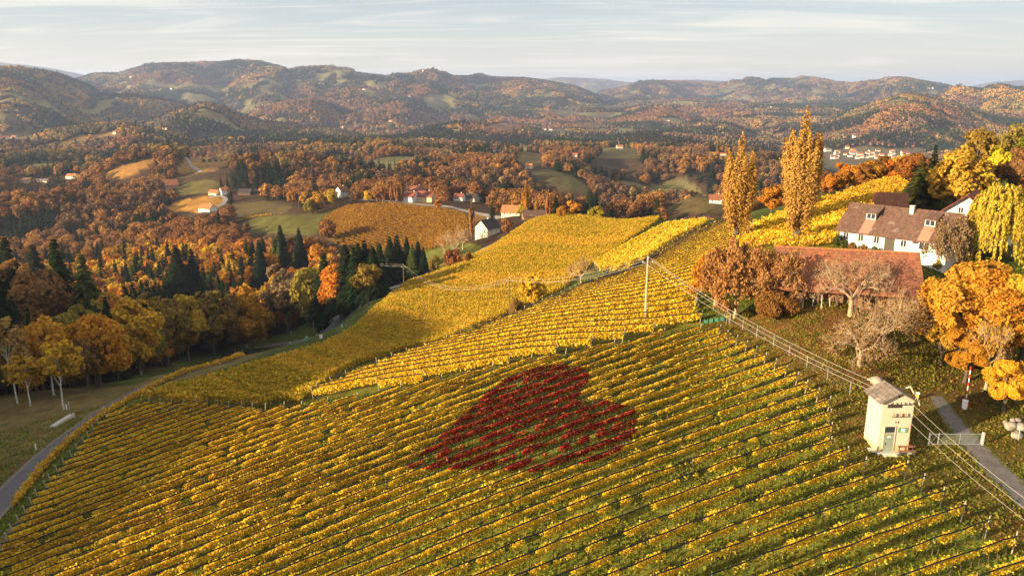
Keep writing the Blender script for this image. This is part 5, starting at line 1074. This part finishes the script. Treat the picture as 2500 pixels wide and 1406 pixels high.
PL_ = [ # kind, u, base v, top v, colour, label, width, name
 ('broad', 2330, 882, 618, "golden", "large golden tree between the barn and the barrier boom", 1.35, 'broadleaf_tree'),
 ('thin', 2300, 890, 745, "golden", "thin golden tree at the barn's outer corner by the yard", 1.3, None), ('broad', 2352, 935, 800, "amber", "low amber tree overhanging the dark yard behind the barrier boom", 1.3, None), ('broad', 2415, 900, 640, "amber", "large amber tree behind the barrier boom", 1.1, None), ('broad', 2452, 1008, 862, "yellow", "low yellow tree spreading beside the rock heap", 1.2, None),
 ('broad', 2490, 905, 650, "golden", "golden tree at the edge of the yard behind the rock heap", 1.1, None), ('shrub', 1888, 787, 700, "rust", "round rust-brown bush on the lawn before the barn", 1.0, 'bush'),
 ('broad', 2258, 618, 535, "golden", "small golden tree at the farmhouse's near corner", 1.0, None), ('spruce', 2238, 512, 384, "green", "dark green pine standing behind the farmhouse chimney", 2.0, 'pine_tree'),
 ('spruce', 2268, 490, 348, "dark green", "slim dark spruce right behind the pine", 1.1, None), ('broad', 2330, 520, 345, "golden", "wide golden beech on the slope above the white gabled house", 1.2, None),
 ('thin', 2375, 470, 282, "olive", "tall olive green oak rising over the golden beech", .75, None), ('thin', 2462, 450, 280, "olive", "tall thin larch with see-through crown on the skyline of the farm wood", .7, 'larch_tree'),
 ('broad', 2425, 480, 350, "yellow", "yellow tree between the oak and the larch", .9, None), ('broad', 2475, 500, 340, "brown", "brown tree on the slope behind the willow", 1.1, None), ('broad', 2520, 470, 320, "olive", "olive tree at the outer edge of the farm wood", 1.1, None),
 ('broad', 2300, 500, 420, "amber", "orange tree between the pine and the golden beech", 1.0, None), ('broad', 2400, 520, 430, "amber", "orange brown tree just above the willow", 1.1, None), ('broad', 2500, 560, 430, "rust", "rust brown tree beyond the willow's outer side", 1.1, None),
 ('broad', 1885, 530, 444, "amber", "orange tree seen between the twin poplars", 1.2, None),
 ('broad', 1300, 760, 655, "yellow", "round yellow tree on the grass bank between the two vine slopes", .95, None), ('shrub', 1264, 778, 722, "brown", "brown twiggy shrub at the foot of the dark power pole", .8, None),
 ('shrub', 1275, 770, 735, "olive", "olive shrub under the round yellow tree", .8, None), ('shrub', 1384, 742, 712, "rust", "small rust shrub by the thin dark pole", .8, None), ('shrub', 1152, 828, 786, "olive", "olive shrub at the edge of the olive gold rows", .9, None),
 ('shrub', 1105, 655, 602, "rust", "rust shrub on the bright grass patch below the stone house", .9, None), ('shrub', 1145, 645, 612, "rust", "dark red shrub at the corner of the farm lane", .7, None), ('broad', 1060, 668, 622, "olive", "rounded dark olive tree at the end of the spruce row", 1.0, None),
 ('poplar', 1152, 585, 484, "pink brown", "thin bare-looking poplar beside the dark roofed stone house", .75, None), ('poplar', 1283, 532, 438, "amber", "amber poplar beside the orange roofed barn", 1.0, None),
 ('poplar', 1310, 525, 484, "amber", "smallest amber poplar near the low brown barn", 1.1, None), ('poplar', 1338, 532, 462, "pink brown", "brown poplar standing apart beyond the crest of the gold vine field", 1.0, None),
 ('broad', 1276, 532, 490, "greenish yellow", "yellow green tree at the amber poplar's foot", .9, None),
 ('poplar', 922, 496, 442, "pink brown", "leftmost of the five brown poplars along the village road", .9, None), ('poplar', 935, 496, 445, "pink brown", "second of the five brown poplars from the yellow tree", 1.0, None), ('poplar', 955, 496, 446, "pink brown", "middle one of the five brown poplars along the village road", 1.0, None), ('poplar', 967, 496, 443, "pink brown", "fourth of the five brown poplars from the yellow tree", 1.1, None), ('poplar', 979, 496, 442, "pink brown", "last of the five brown poplars, next to the roadside farm", 1.0, None),
 ('broad', 898, 494, 463, "yellow", "small yellow tree at the start of the poplar row", .9, None), ('broad', 886, 486, 455, "golden", "golden tree behind the small yellow tree", 1.0, None), ('broad', 1070, 515, 482, "amber", "orange tree on the ochre hill's edge before the farm", .9, None), ('broad', 1093, 497, 470, "green", "dark green tree between the farm and the cottages", 1.0, None),
 ('broad', 712, 500, 462, "amber", "orange tree at the near end of the golden group below the white house", 1.0, None), ('broad', 745, 508, 464, "golden", "golden tree in the middle of the group below the white house", 1.1, None), ('broad', 775, 520, 460, "golden", "largest golden tree of the group below the white house", 1.2, None), ('broad', 808, 505, 458, "golden", "golden tree of the group closest to the white house", 1.1, None), ('broad', 760, 525, 482, "olive", "olive tree at the front of the golden group", 1.1, None),
 ('shrub', 1456, 534, 500, "greenish yellow", "bright yellow green bush at the crest of the gold vine field", 1.1, 'bush'), ('broad', 1400, 532, 488, "golden", "golden tree behind the crest of the gold vine field", 1.4, None), ('broad', 1370, 535, 500, "amber", "orange tree next to the brown poplar", 1.2, None), ('spruce', 1470, 525, 486, "dark green", "small dark spruce behind the yellow green bush", 1.2, None), ('broad', 1520, 528, 478, "rust", "rust tree at the outer end of the crest's tree line", 1.2, None), ('spruce', 1585, 530, 490, "dark green", "dark spruce at the corner of the crest's tree line", 1.3, None),
 ('birch', 72, 992, 846, "golden", "pale birch with a sparse golden top nearest the beam pile", 1.3, None), ('birch', 158, 998, 800, "yellow", "tall leaning birch with a yellow top at the wood's front", 1.2, None), ('birch', 128, 965, 742, "golden", "thin golden birch behind the tall leaning birch", 1.0, None), ('thin', 240, 945, 842, "golden", "slender golden young maple at the wood's front edge", 1.1, None), ('thin', 290, 932, 850, "yellow", "bright yellow young maple at the wood's front edge", 1.1, None), ('birch', 40, 985, 760, "pink brown", "bare birch at the dark end of the wood's front", .9, None),
 ('broad', 215, 935, 720, "olive", "olive tree with a broken top behind the golden young maple", 1.0, None), ('spruce', 232, 880, 606, "green", "broad mossy green spruce rising in the middle of the wood", 1.25, None), ('spruce', 170, 860, 568, "dark green", "tall dark spruce left behind the broad mossy spruce", 1.2, None), ('spruce', 52, 850, 545, "dark green", "tallest dark spruce at the wood's outer end", 1.2, None), ('spruce', 0, 930, 560, "dark green", "dark spruce cut by the picture's edge", 1.2, None), ('broad', 100, 880, 620, "brown", "brown beech between the two tall dark spruces", 1.0, None),
 ('broad', 345, 915, 715, "golden", "golden brown beech behind the stone wayside marker", .95, None), ('broad', 405, 895, 705, "olive", "olive gold hornbeam above the grassy verge", 1.0, None), ('broad', 462, 880, 700, "golden", "olive gold beech in the rounded front group of the wood", 1.0, None), ('broad', 525, 868, 690, "olive", "tall olive beech in the rounded front group of the wood", 1.0, None), ('broad', 575, 862, 700, "brown", "brown olive beech next to the amber end tree", .9, None), ('broad', 615, 856, 685, "amber", "amber beech ending the rounded front group of the wood", .75, None),
 ('spruce', 880, 735, 588, "dark green", "dark spruce overhanging the upper road bend", 1.5, None), ('spruce', 915, 728, 596, "dark green", "dark spruce just above the end of the white railing", 1.5, None), ('spruce', 905, 715, 600, "dark green", "dark spruce behind the olive gold tree over the railing", 1.35, None),
 ('spruce', 930, 705, 588, "dark green", "dark spruce closing the gap before the corner pole clump", 1.35, None),
 ('spruce', 972, 688, 568, "dark green", "pointed dark spruce in the middle of the corner pole clump", 1.35, None),
 ('spruce', 1008, 676, 592, "green", "green spruce in front of the corner pole clump", 1.35, None),
 ('spruce', 1035, 672, 600, "dark green", "short dark spruce ending the corner pole clump", 1.35, None),
 ('spruce', 870, 748, 598, "dark green", "dark spruce right over the railing's middle posts", 1.35, None),
 ('spruce', 895, 722, 580, "dark green", "tall dark spruce at the inner side of the road bend", 1.35, None),
 ('spruce', 690, 650, 545, "dark green", "dark spruce at the edge of the bright orange crowns below the meadow", 1.35, None),
 ('spruce', 735, 660, 552, "dark green", "second dark spruce by the bright orange crowns below the meadow", 1.35, None),
 ('spruce', 640, 700, 580, "dark green", "dark spruce rising in the middle of the valley wood's back", 1.35, None),
 ('spruce', 480, 760, 600, "dark green", "dark spruce behind the olive hornbeam", 1.35, None),
 ('spruce', 445, 770, 590, "dark green", "tall dark spruce behind the rounded front group", 1.35, None),
 ('spruce', 110, 800, 560, "dark green", "dark spruce beside the brown beech at the wood's outer end", 1.35, None),
 ('thin', 900, 745, 625, "olive", "olive gold tree right above the railing's upper end", 1.0, None), ('spruce', 955, 690, 572, "dark green", "dark spruce in the clump behind the wood's corner pole", 1.5, None), ('spruce', 995, 675, 575, "dark green", "tallest spruce in the clump behind the wood's corner pole", 1.5, None), ('spruce', 1022, 668, 585, "dark green", "slim spruce at the outer end of the clump by the corner pole", 1.5, None), ('broad', 940, 690, 610, "rust", "orange rust tree inside the dark spruce clump", 1.0, None), ('spruce', 850, 760, 590, "dark green", "dark spruce above the middle of the white railing", 1.5, None), ('spruce', 800, 790, 610, "dark green", "dark spruce above the lower end of the white railing", 1.5, None), ('broad', 770, 800, 640, "olive", "grey olive tree above the parking bay", 1.0, None), ('broad', 835, 770, 630, "amber", "rust amber tree among the spruces over the railing", .9, None), ('broad', 700, 815, 640, "grey brown", "grey brown tree behind the parking bay", 1.0, None),
]
for k_, u_, vb_, vt_, c_, l_, w_, n_ in PL_:
    plant(k_, u_, vb_, vt_, c_, l_, w_, {'poplar': "brown poplars of the middle distance", 'shrub': "shrubs of the slopes"}.get(k_, "single trees"), name=n_)
for i in range(14):
    t = i / 13; u, v = 578 + 85 * t, 543 - 15 * t - 4 * math.sin(t * 3); plant('shrub', u, v, v - 7.5, "golden", f"small round yellow bush in the line on the green meadow, {ordinal(i + 1)} from its lower end", 1.0, "line of round bushes on the meadow", lod=1, name="bush")
rr_ = random.Random(8)
for i, (u, v) in enumerate([(2003,470),(2022,468),(2044,462),(2062,460),(2084,452),(2104,450),(2126,445),(2146,440),(2168,438),(2188,436),(2208,450),(2222,460)]):
    p = hit(u, v + 3); d = math.hypot(p[0], p[1]); 
    q = hit(u, v + 14) if d > 400 else p; s = (1 + 10 / math.hypot(q[0], q[1])); x, y = q[0] * s, q[1] * s
    tree('broad', (x, y, h1(x, y) - 1.0), rr_.uniform(6.5, 9), rr_.choice(["amber", "orange", "golden", "rust"]), f"orange autumn tree in the line along the poplar hillside's crest, {ordinal(i + 1)} from the poplars", "trees along the hillside crest", 1.2, 0)
for i, (u, v, vt) in enumerate([(2045,600,570),(2020,592,566),(1985,600,575),(2000,586,560),(2080,612,588),(2105,618,592),(2135,622,600),(2060,606,584),(2250,640,612),(2290,660,628)]):
    plant('shrub', u, v, vt, rr_.choice(["green", "olive", "golden", "brown"]), f"low garden shrub in front of the farmhouse, {ordinal(i + 1)} along its wall", .9, "garden shrubs of the farmhouse", lod=1)
def willow():
    rg = np.random.default_rng(31); p = hit(2424, 645); d = math.hypot(p[0], p[1]); a = ray(2430, 440); h = CAMH + d * a[2] / math.hypot(a[0], a[1]) - p[2]
    rt = empty("willow_tree", tuple(p), 0, "yellow green weeping willow in front of the white gabled house", "tree", "trees around the farm"); C, N = [], []
    mb = MB(); mb.tube([(0, 0, -.03), (.01, 0, .2), (0, .01, .42)], [.04, .032, .026], 8)
    for i in range(420):
        an = rg.uniform(0, 6.28); r = .33 * math.sqrt(rg.uniform(.02, 1)); zt = .62 + .36 * math.sqrt(max(0, 1 - (r / .32) ** 2)) * rg.uniform(.75, 1.0); x, y = math.cos(an) * r, math.sin(an) * r
        if i < 34: mb.tube([(0, 0, .38 + .1 * rg.uniform()), (x * .5, y * .5, zt * .85), (x * .9, y * .9, zt)], [.014, .009, .003], 4, False)
        ln = rg.uniform(.25, .62) * (.6 + r * 1.6); m = int(46 * ln / .4); t = rg.uniform(0, 1, m); o = .045 * t
        C.append(np.stack([x + math.cos(an) * o + rg.normal(size=m) * .008, y + math.sin(an) * o + rg.normal(size=m) * .008, np.maximum(.04, zt - ln * t)], 1)); N.append(np.tile([math.cos(an), math.sin(an), .35], (m, 1)))
    C, N = np.concatenate(C), np.concatenate(N); V, Q = cards(C, .014, rg, N, .6, 2.0, np.array([0, 0, 1.0])); c = link("crown", mesh_np("willow_crown", V, Q, [LEAF_O]), rt); c.color = (.47, .36, .045, 1); o = mb.build("trunk", BARK, rt)
    for x in (c, o): x.scale = (h, h, h)
willow()
# ------------------------------------------------------------------ woods
PROT = []
def protect(u0, v0, u1, v1, r): PROT.append((u0, v0, u1, v1, r))
for o_ in [o for o in bpy.data.objects if o.parent is None and o.get('category') in ('house', 'barn', 'tree', 'church', 'chapel', 'shrub')]:
    x_, y_, z_ = o_.location; r_ = math.hypot(x_, y_)
    if r_ < 330: continue
    bb = [project(x_, y_, z_ + dz) for dz in (0, 9 if o_['category'] != 'tree' else 12)]; hw_ = (6 if o_['category'] != 'tree' else 2.5) * F / r_ * (1 if r_ < 1200 else .8)
    protect(bb[0][0] - hw_, bb[1][1] + (bb[0][1] - bb[1][1]) * .2, bb[0][0] + hw_, bb[0][1] - (bb[0][1] - bb[1][1]) * .25, r_ - 4)
for poly_, (r0_, r1_), _c in MEADOWS[:13]:
    c_ = np.mean(poly_, 0); q_ = hit(*c_); PROT.append((None, [(a_, b_) for a_, b_ in poly_], None, None, min(r1_, math.hypot(q_[0], q_[1]) + 20)))
PROT.append((None, POLY_F, None, None, 470)); PROT.append((None, [(700,832),(735,800),(830,750),(905,715),(915,745),(850,790),(760,840)], None, None, 262))
def hides(x, y, z, h):
    """trees whose crown would stand in front of something the photograph shows"""
    r = np.hypot(x, y); m = np.zeros(x.shape, bool); pr = [project(x, y, z + h * k) for k in (.45, .75, .95)]; cw = h * .32 * F / r
    for u0, v0, u1, v1, rr in PROT:
        for u, v, _ in pr:
            if u0 is None: k = inpoly(u, v, v0)
            else: k = (u > u0 - cw) & (u < u1 + cw) & (v > v0) & (v < v1)
            m |= k & (r < rr)
    return m
LAND = {"the stone wayside marker": (345,912), "the white road railing": (800,785), "the wood's corner pole": (985,690), "the log pile": (155,1030), "the pale-trunked birches": (150,940), "the grass clearing": (720,545), "the ochre vine hill": (860,610), "the wood's darkest spruces": (960,640), "the lower road's grass verge": (20,1000)}
def wood_points(poly, sp, rg):
    a = np.array(poly); x0, y0 = a.min(0); x1, y1 = a.max(0)
    gx, gy = np.meshgrid(np.arange(x0, x1, sp), np.arange(y0, y1, sp)); gx = gx.ravel(); gy = gy.ravel()
    gx = gx + rg.uniform(-.42, .42, len(gx)) * sp; gy = gy + rg.uniform(-.42, .42, len(gy)) * sp
    m = inpoly(gx, gy, poly); return gx[m], gy[m]
REST = []      # trees past the individual ones: x, y, z, height, kind, colour
def valley_wood():
    rg = np.random.default_rng(77)
    x, y = wood_points(WOOD_XY, 6.0, rg); z = H(x, y); op, _ = cover(x, y, z)
    u, v, fw = project(x, y, z); m = (u > -500) & (u < 1500) & ~((u > 1010) & (v > 640)); x, y, z, u, v = x[m], y[m], z[m], u[m], v[m]
    con = fbm(x / 45 + 3, y / 45, 3, 13); d = np.hypot(x, y)
    lit = smooth(250, 330, d)
    L = []
    for i in range(len(x)):
        k = rg.uniform()
        dark = (con[i] > .60 and k < .75) or (k < .06)
        if u[i] > 780 and d[i] < 330: dark = dark or k < .45
        if dark: kind, c, h = 'spruce', ('dark green' if k < .6 else 'green'), rg.uniform(15, 23)
        else:
            kind = 'thin' if rg.uniform() < .18 else 'broad'
            if d[i] < 215: c = rg.choice(["golden", "brown", "olive", "rust", "grey brown", "amber"], p=[.30, .14, .26, .08, .10, .12])
            elif d[i] < 290: c = rg.choice(["golden", "brown", "olive", "rust", "orange", "amber"], p=[.28, .08, .14, .14, .20, .16])
            else: c = rg.choice(["golden", "orange", "amber", "rust", "yellow"], p=[.22, .34, .24, .14, .06])
            h = rg.uniform(10, 17)
        L.append([x[i], y[i], z[i], h, kind, c, d[i]])
    ok_ = ~hides(np.array([q[0] for q in L]), np.array([q[1] for q in L]), np.array([q[2] for q in L]), np.array([q[3] for q in L])); L = [q for q, k in zip(L, ok_) if k]
    vis = [q for q in L if -160 < project(q[0], q[1], q[2] + q[3])[0] < 1150]
    vis.sort(key=lambda q: q[6] - q[3] * 1.2)
    nb = ns = 0; keep = []
    for q in vis:
        if q[4] == 'spruce' and ns < 90: ns += 1; keep.append(q)
        elif q[4] != 'spruce' and nb < 190: nb += 1; keep.append(q)
        else: REST.append(q)
    ids = set(map(id, keep)); REST.extend([q for q in L if id(q) not in ids and q not in vis])
    cnt = {}
    info = []
    for q in keep:
        uu, vv, _ = project(q[0], q[1], q[2] + q[3] * .7); nm = min(LAND, key=lambda k: (LAND[k][0] - uu) ** 2 + (LAND[k][1] - vv) ** 2)
        info.append((q, nm, math.hypot(LAND[nm][0] - uu, LAND[nm][1] - vv)))
    info.sort(key=lambda t: t[2])
    kn = {'broad': 'broadleaf tree', 'thin': 'thin-leaved tree', 'spruce': 'spruce'}
    for q, nm, _ in info:
        key = (q[4], q[5], nm); k = cnt.get(key, 0); cnt[key] = k + 1
        lab = f"{q[5]} {kn[q[4]]} of the wood, {rankname(k)}nearest to {nm}"
        tree(q[4], q, q[3], str(q[5]), lab, "spruces of the valley wood" if q[4] == 'spruce' else "autumn trees of the valley wood", rg.uniform(.78, 1.05), 0 if q[6] < 300 else 1, rg=rg)
valley_wood()

# far woods: instanced trees and clumps, one object for each kind of wood
def instancer(name, X, idx, scl, rot, tint, variants, label, cat):
    c = bpy.data.collections.new(name + "_variants")
    for i, me in enumerate(variants):
        o = bpy.data.objects.new(f"tree_variant_{i:02d}", me); c.objects.link(o)
    me = bpy.data.meshes.new(name); n = len(X); me.vertices.add(n); me.vertices.foreach_set("co", np.asarray(X, np.float32).ravel())
    def at_(nm, ty, key, v): a = me.attributes.new(nm, ty, 'POINT'); a.data.foreach_set(key, np.ascontiguousarray(v).ravel())
    at_("idx", 'INT', "value", np.asarray(idx, np.int32)); at_("scl", 'FLOAT_VECTOR', "vector", np.asarray(scl, np.float32)); at_("rot", 'FLOAT_VECTOR', "vector", np.asarray(rot, np.float32))
    at_("tint", 'FLOAT_COLOR', "color", np.concatenate([tint, np.ones((n, 1))], 1).astype(np.float32))
    g = bpy.data.node_groups.new(name, 'GeometryNodeTree'); g.interface.new_socket("Geometry", in_out='INPUT', socket_type='NodeSocketGeometry'); g.interface.new_socket("Geometry", in_out='OUTPUT', socket_type='NodeSocketGeometry')
    N, Lk = g.nodes, g.links; gi, go = N.new("NodeGroupInput"), N.new("NodeGroupOutput"); ip = N.new("GeometryNodeInstanceOnPoints"); ci = N.new("GeometryNodeCollectionInfo")
    ci.inputs[0].default_value = c; ci.inputs[1].default_value = True; ci.inputs[2].default_value = True
    def na(nm, ty):
        x = N.new("GeometryNodeInputNamedAttribute"); x.data_type = ty; x.inputs[0].default_value = nm; return [o for o in x.outputs if o.enabled][0]
    Lk.new(gi.outputs[0], ip.inputs['Points']); Lk.new(ci.outputs[0], ip.inputs['Instance']); ip.inputs['Pick Instance'].default_value = True
    Lk.new(na("idx", 'INT'), ip.inputs['Instance Index']); Lk.new(na("rot", 'FLOAT_VECTOR'), ip.inputs['Rotation']); Lk.new(na("scl", 'FLOAT_VECTOR'), ip.inputs['Scale'])
    Lk.new(ip.outputs[0], go.inputs[0])
    o = link(name, me); md = o.modifiers.new("scatter", 'NODES'); md.node_group = g
    return tag(o, label, cat, kind="stuff")
def leaf2(name):
    M = Mat(name); a = M.n("ShaderNodeAttribute", attribute_type='INSTANCER', attribute_name='tint').outputs['Color']; b = M.n("ShaderNodeAttribute", attribute_type='GEOMETRY', attribute_name='tint').outputs['Color']
    r = M.n("ShaderNodeNewGeometry").outputs['Random Per Island']
    k = M.n("ShaderNodeVectorMath", operation='SCALE'); M.l(M.mix(1.0, a, b, 'MULTIPLY'), k.inputs[0]); M.l(M.rng(r, 0, 1, .8, 1.2), k.inputs['Scale'])
    d = M.n("ShaderNodeBsdfDiffuse"); M.l(k.outputs[0], d.inputs[0]); M.l(d.outputs[0], M.out.inputs[0]); return M.m
LEAF_C = leaf2("leaf_clump")
def clump(seed, side, n, per, con, ls):
    """a patch of woodland side x side metres as one mesh"""
    rg = np.random.default_rng(seed); Vs, Ts = [], []
    k = int(math.ceil(math.sqrt(n))); sp = side / k
    for i in range(k):
        for j in range(k):
            x, y = (i + .5 + rg.uniform(-.4, .4)) * sp - side / 2, (j + .5 + rg.uniform(-.4, .4)) * sp - side / 2
            t = rg.uniform(.8, 1.2) * (np.array([1, 1, 1]) + rg.normal(size=3) * np.array([.07, .05, .07]))
            if rg.uniform() < con:
                h = rg.uniform(13, 21); zz_ = rg.uniform(.05, 1, per); a = rg.uniform(0, 6.28, per); r = h * .17 * (1 - zz_) * rg.uniform(.6, 1.1, per) + .2
                C = np.stack([x + np.cos(a) * r, y + np.sin(a) * r, zz_ * h], 1); nr = np.stack([np.cos(a), np.sin(a), .5 + 0 * a], 1); t = np.array([.17, .34, .42]) * rg.uniform(.6, 1.2)
            else:
                h = rg.uniform(9, 16); rr = sp * rg.uniform(.5, .72); d = sph(per, rg); d[:, 2] = np.abs(d[:, 2]) * 1.0 - .25
                C = np.array([x, y, h * .62]) + d * np.array([rr, rr, h * .42]) * rg.uniform(.75, 1.05, (per, 1)); nr = d + np.array([0, 0, .3])
            V, Q = cards(C, ls, rg, nr / np.linalg.norm(nr, axis=1, keepdims=True), .35); Vs.append(V); Ts.append(np.repeat(t[None], len(V), 0))
    V = np.concatenate(Vs); return mesh_np("woodland_patch", V, np.arange(len(V)).reshape(-1, 4), [LEAF_C], np.concatenate(Ts))
def visible_mask(x, y, z, extra):
    az = np.arctan2(x, y); r = np.hypot(x, y); ab = np.radians(np.arange(-44, 44, .25)); rb = np.geomspace(30, 9500, 380)
    A_, R_ = np.meshgrid(ab, rb, indexing='ij'); e = (H((np.sin(A_) * R_).ravel(), (np.cos(A_) * R_).ravel()).reshape(A_.shape) - CAMH) / R_
    cm = np.maximum.accumulate(e, 1); i = np.clip(((az - ab[0]) / (ab[1] - ab[0])).round().astype(int), 0, len(ab) - 1)
    j = np.clip(np.searchsorted(rb, r * .965) - 1, 0, len(rb) - 1)
    return (z + extra - CAMH) / r > cm[i, j] - .0015
FARPAL = np.array([(.25,.12,.042),(.34,.175,.045),(.21,.11,.05),(.18,.11,.06),(.27,.19,.055),(.42,.23,.045),(.15,.12,.055)])
def far_woods():
    rg = np.random.default_rng(99)
    def zone(r0, r1, sp, amax=40):
        nx = np.arange(-r1 * math.sin(R(amax)), r1 * math.sin(R(amax)), sp); ny = np.arange(r0 * .6, r1, sp); x, y = np.meshgrid(nx, ny); x = x.ravel(); y = y.ravel()
        x = x + rg.uniform(-.4, .4, len(x)) * sp; y = y + rg.uniform(-.4, .4, len(y)) * sp
        r = np.hypot(x, y); m = (r > r0) & (r < r1) & (np.abs(np.arctan2(x, y)) < R(amax)); x, y = x[m], y[m]; z = H(x, y); op, _ = cover(x, y, z); m = ~op; x, y, z = x[m], y[m], z[m]
        m = visible_mask(x, y, z, 16); return x[m], y[m], z[m]
    def tints(x, y, n):
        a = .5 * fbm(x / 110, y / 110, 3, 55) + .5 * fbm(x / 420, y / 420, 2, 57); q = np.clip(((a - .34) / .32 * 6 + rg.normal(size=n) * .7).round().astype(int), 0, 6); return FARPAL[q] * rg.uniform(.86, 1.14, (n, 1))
    V0 = [c for c, t in lib('broad', 1)] + [c for c, t in lib('thin', 1)] + [c for c, t in lib('spruce', 1)]
    V1 = [c for c, t in lib('broad', 2)] + [c for c, t in lib('thin', 2)] + [c for c, t in lib('spruce', 2)]
    def inst(me):
        m = me.copy(); m.materials.clear(); m.materials.append(LEAF_I); return m
    X, I, SC, RT, TI = [], [], [], [], []
    def single(x, y, z, base, hs, conp):
        n = len(x); con = fbm(x / 60 + 9, y / 60, 3, 61) * .8 + .2 * rg.uniform(size=n) > conp; k = np.where(con, rg.integers(8, 11, n), rg.integers(0, 8, n)); h = np.where(con, rg.uniform(13, 22, n), rg.uniform(10, 17, n)) * hs
        kk = ~hides(x, y, z, h); x, y, z, con, k, h = x[kk], y[kk], z[kk], con[kk], k[kk], h[kk]; n = len(x)
        t = tints(x, y, n); t[con] = np.array([.020, .032, .014]) * rg.uniform(.7, 1.5, (con.sum(), 1)); w_ = h * rg.uniform(.9, 1.2, n)
        X.append(np.stack([x, y, z - h * .04], 1)); I.append(k + base); SC.append(np.stack([w_, w_, h], 1)); RT.append(np.stack([0 * h, 0 * h, rg.uniform(0, 6.28, n)], 1)); TI.append(t)
    x, y, z = zone(300, 720, 7.5)
    m = ~inpoly(x, y, WOOD_XY); single(x[m], y[m], z[m], 0, 1.0, .585)
    n = len(REST)
    if n:
        a = np.array([q[:4] for q in REST], float); con = np.array([q[4] == 'spruce' for q in REST]); k = np.where(con, rg.integers(8, 11, n), rg.integers(0, 8, n))
        X.append(a[:, :3] - [0, 0, .4]); I.append(k); SC.append(np.stack([a[:, 3]] * 3, 1)); RT.append(np.stack([0 * a[:, 3], 0 * a[:, 3], rg.uniform(0, 6.28, n)], 1))
        TI.append(np.array([PALETTE[str(q[5])] for q in REST]) * rg.uniform(.8, 1.2, (n, 1)))
    x, y, z = zone(720, 1650, 9.0); single(x, y, z, 11, 1.0, .575)
    cat = lambda l: np.concatenate(l)
    instancer("mixed_woodland", cat(X), cat(I), cat(SC), cat(RT), cat(TI), [inst(m) for m in V0 + V1], "mixed autumn woodland of rust, orange and dark green trees over the nearer hills", "woodland")
    va = [clump(300 + i, 40, 20, 46, (.06, .12, .4, .9, .08)[i], 2.3) for i in range(5)]; vb = [clump(320 + i, 70, 42, 15, (.06, .15, .5, .9, .08)[i], 4.2) for i in range(5)]
    X, I, SC, RT, TI = [], [], [], [], []
    for (r0, r1, sp, base) in ((1650, 3900, 34, 0), (3900, 9300, 60, 5)):
        x, y, z = zone(r0, r1, sp); n = len(x); c = fbm(x / 260 + 4, y / 260, 3, 62) + rg.normal(size=n) * .03
        k = np.where(c > .62, 3, np.where(c > .54, 2, np.where(c > .46, 1, np.where(rg.uniform(size=n) < .5, 0, 4))))
        gx = (H(x + 15, y) - H(x - 15, y)) / 30; gy = (H(x, y + 15) - H(x, y - 15)) / 30; s_ = rg.uniform(.9, 1.1, n)
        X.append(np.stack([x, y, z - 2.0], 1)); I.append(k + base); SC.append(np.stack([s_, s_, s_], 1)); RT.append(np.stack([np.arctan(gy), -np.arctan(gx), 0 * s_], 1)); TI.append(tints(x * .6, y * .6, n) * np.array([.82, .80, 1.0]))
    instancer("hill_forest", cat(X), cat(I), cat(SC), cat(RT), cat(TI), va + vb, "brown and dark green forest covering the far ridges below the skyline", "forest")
    print("FAR", len(cat(X)))
far_woods()
# ------------------------------------------------------------------ haze
HZ = Mat("haze"); pv = HZ.n("ShaderNodeVolumePrincipled"); pv.inputs['Color'].default_value = (.55, .68, 1.0, 1); pv.inputs['Density'].default_value = 6.5e-5; pv.inputs['Anisotropy'].default_value = .2
HZ.l(pv.outputs[0], HZ.out.inputs['Volume'])
def add_haze():
    o = MB().box((0, 4000, 30), (44000, 44000, 640)).build("haze", HZ.m); tag(o, kind="stuff")
add_haze()
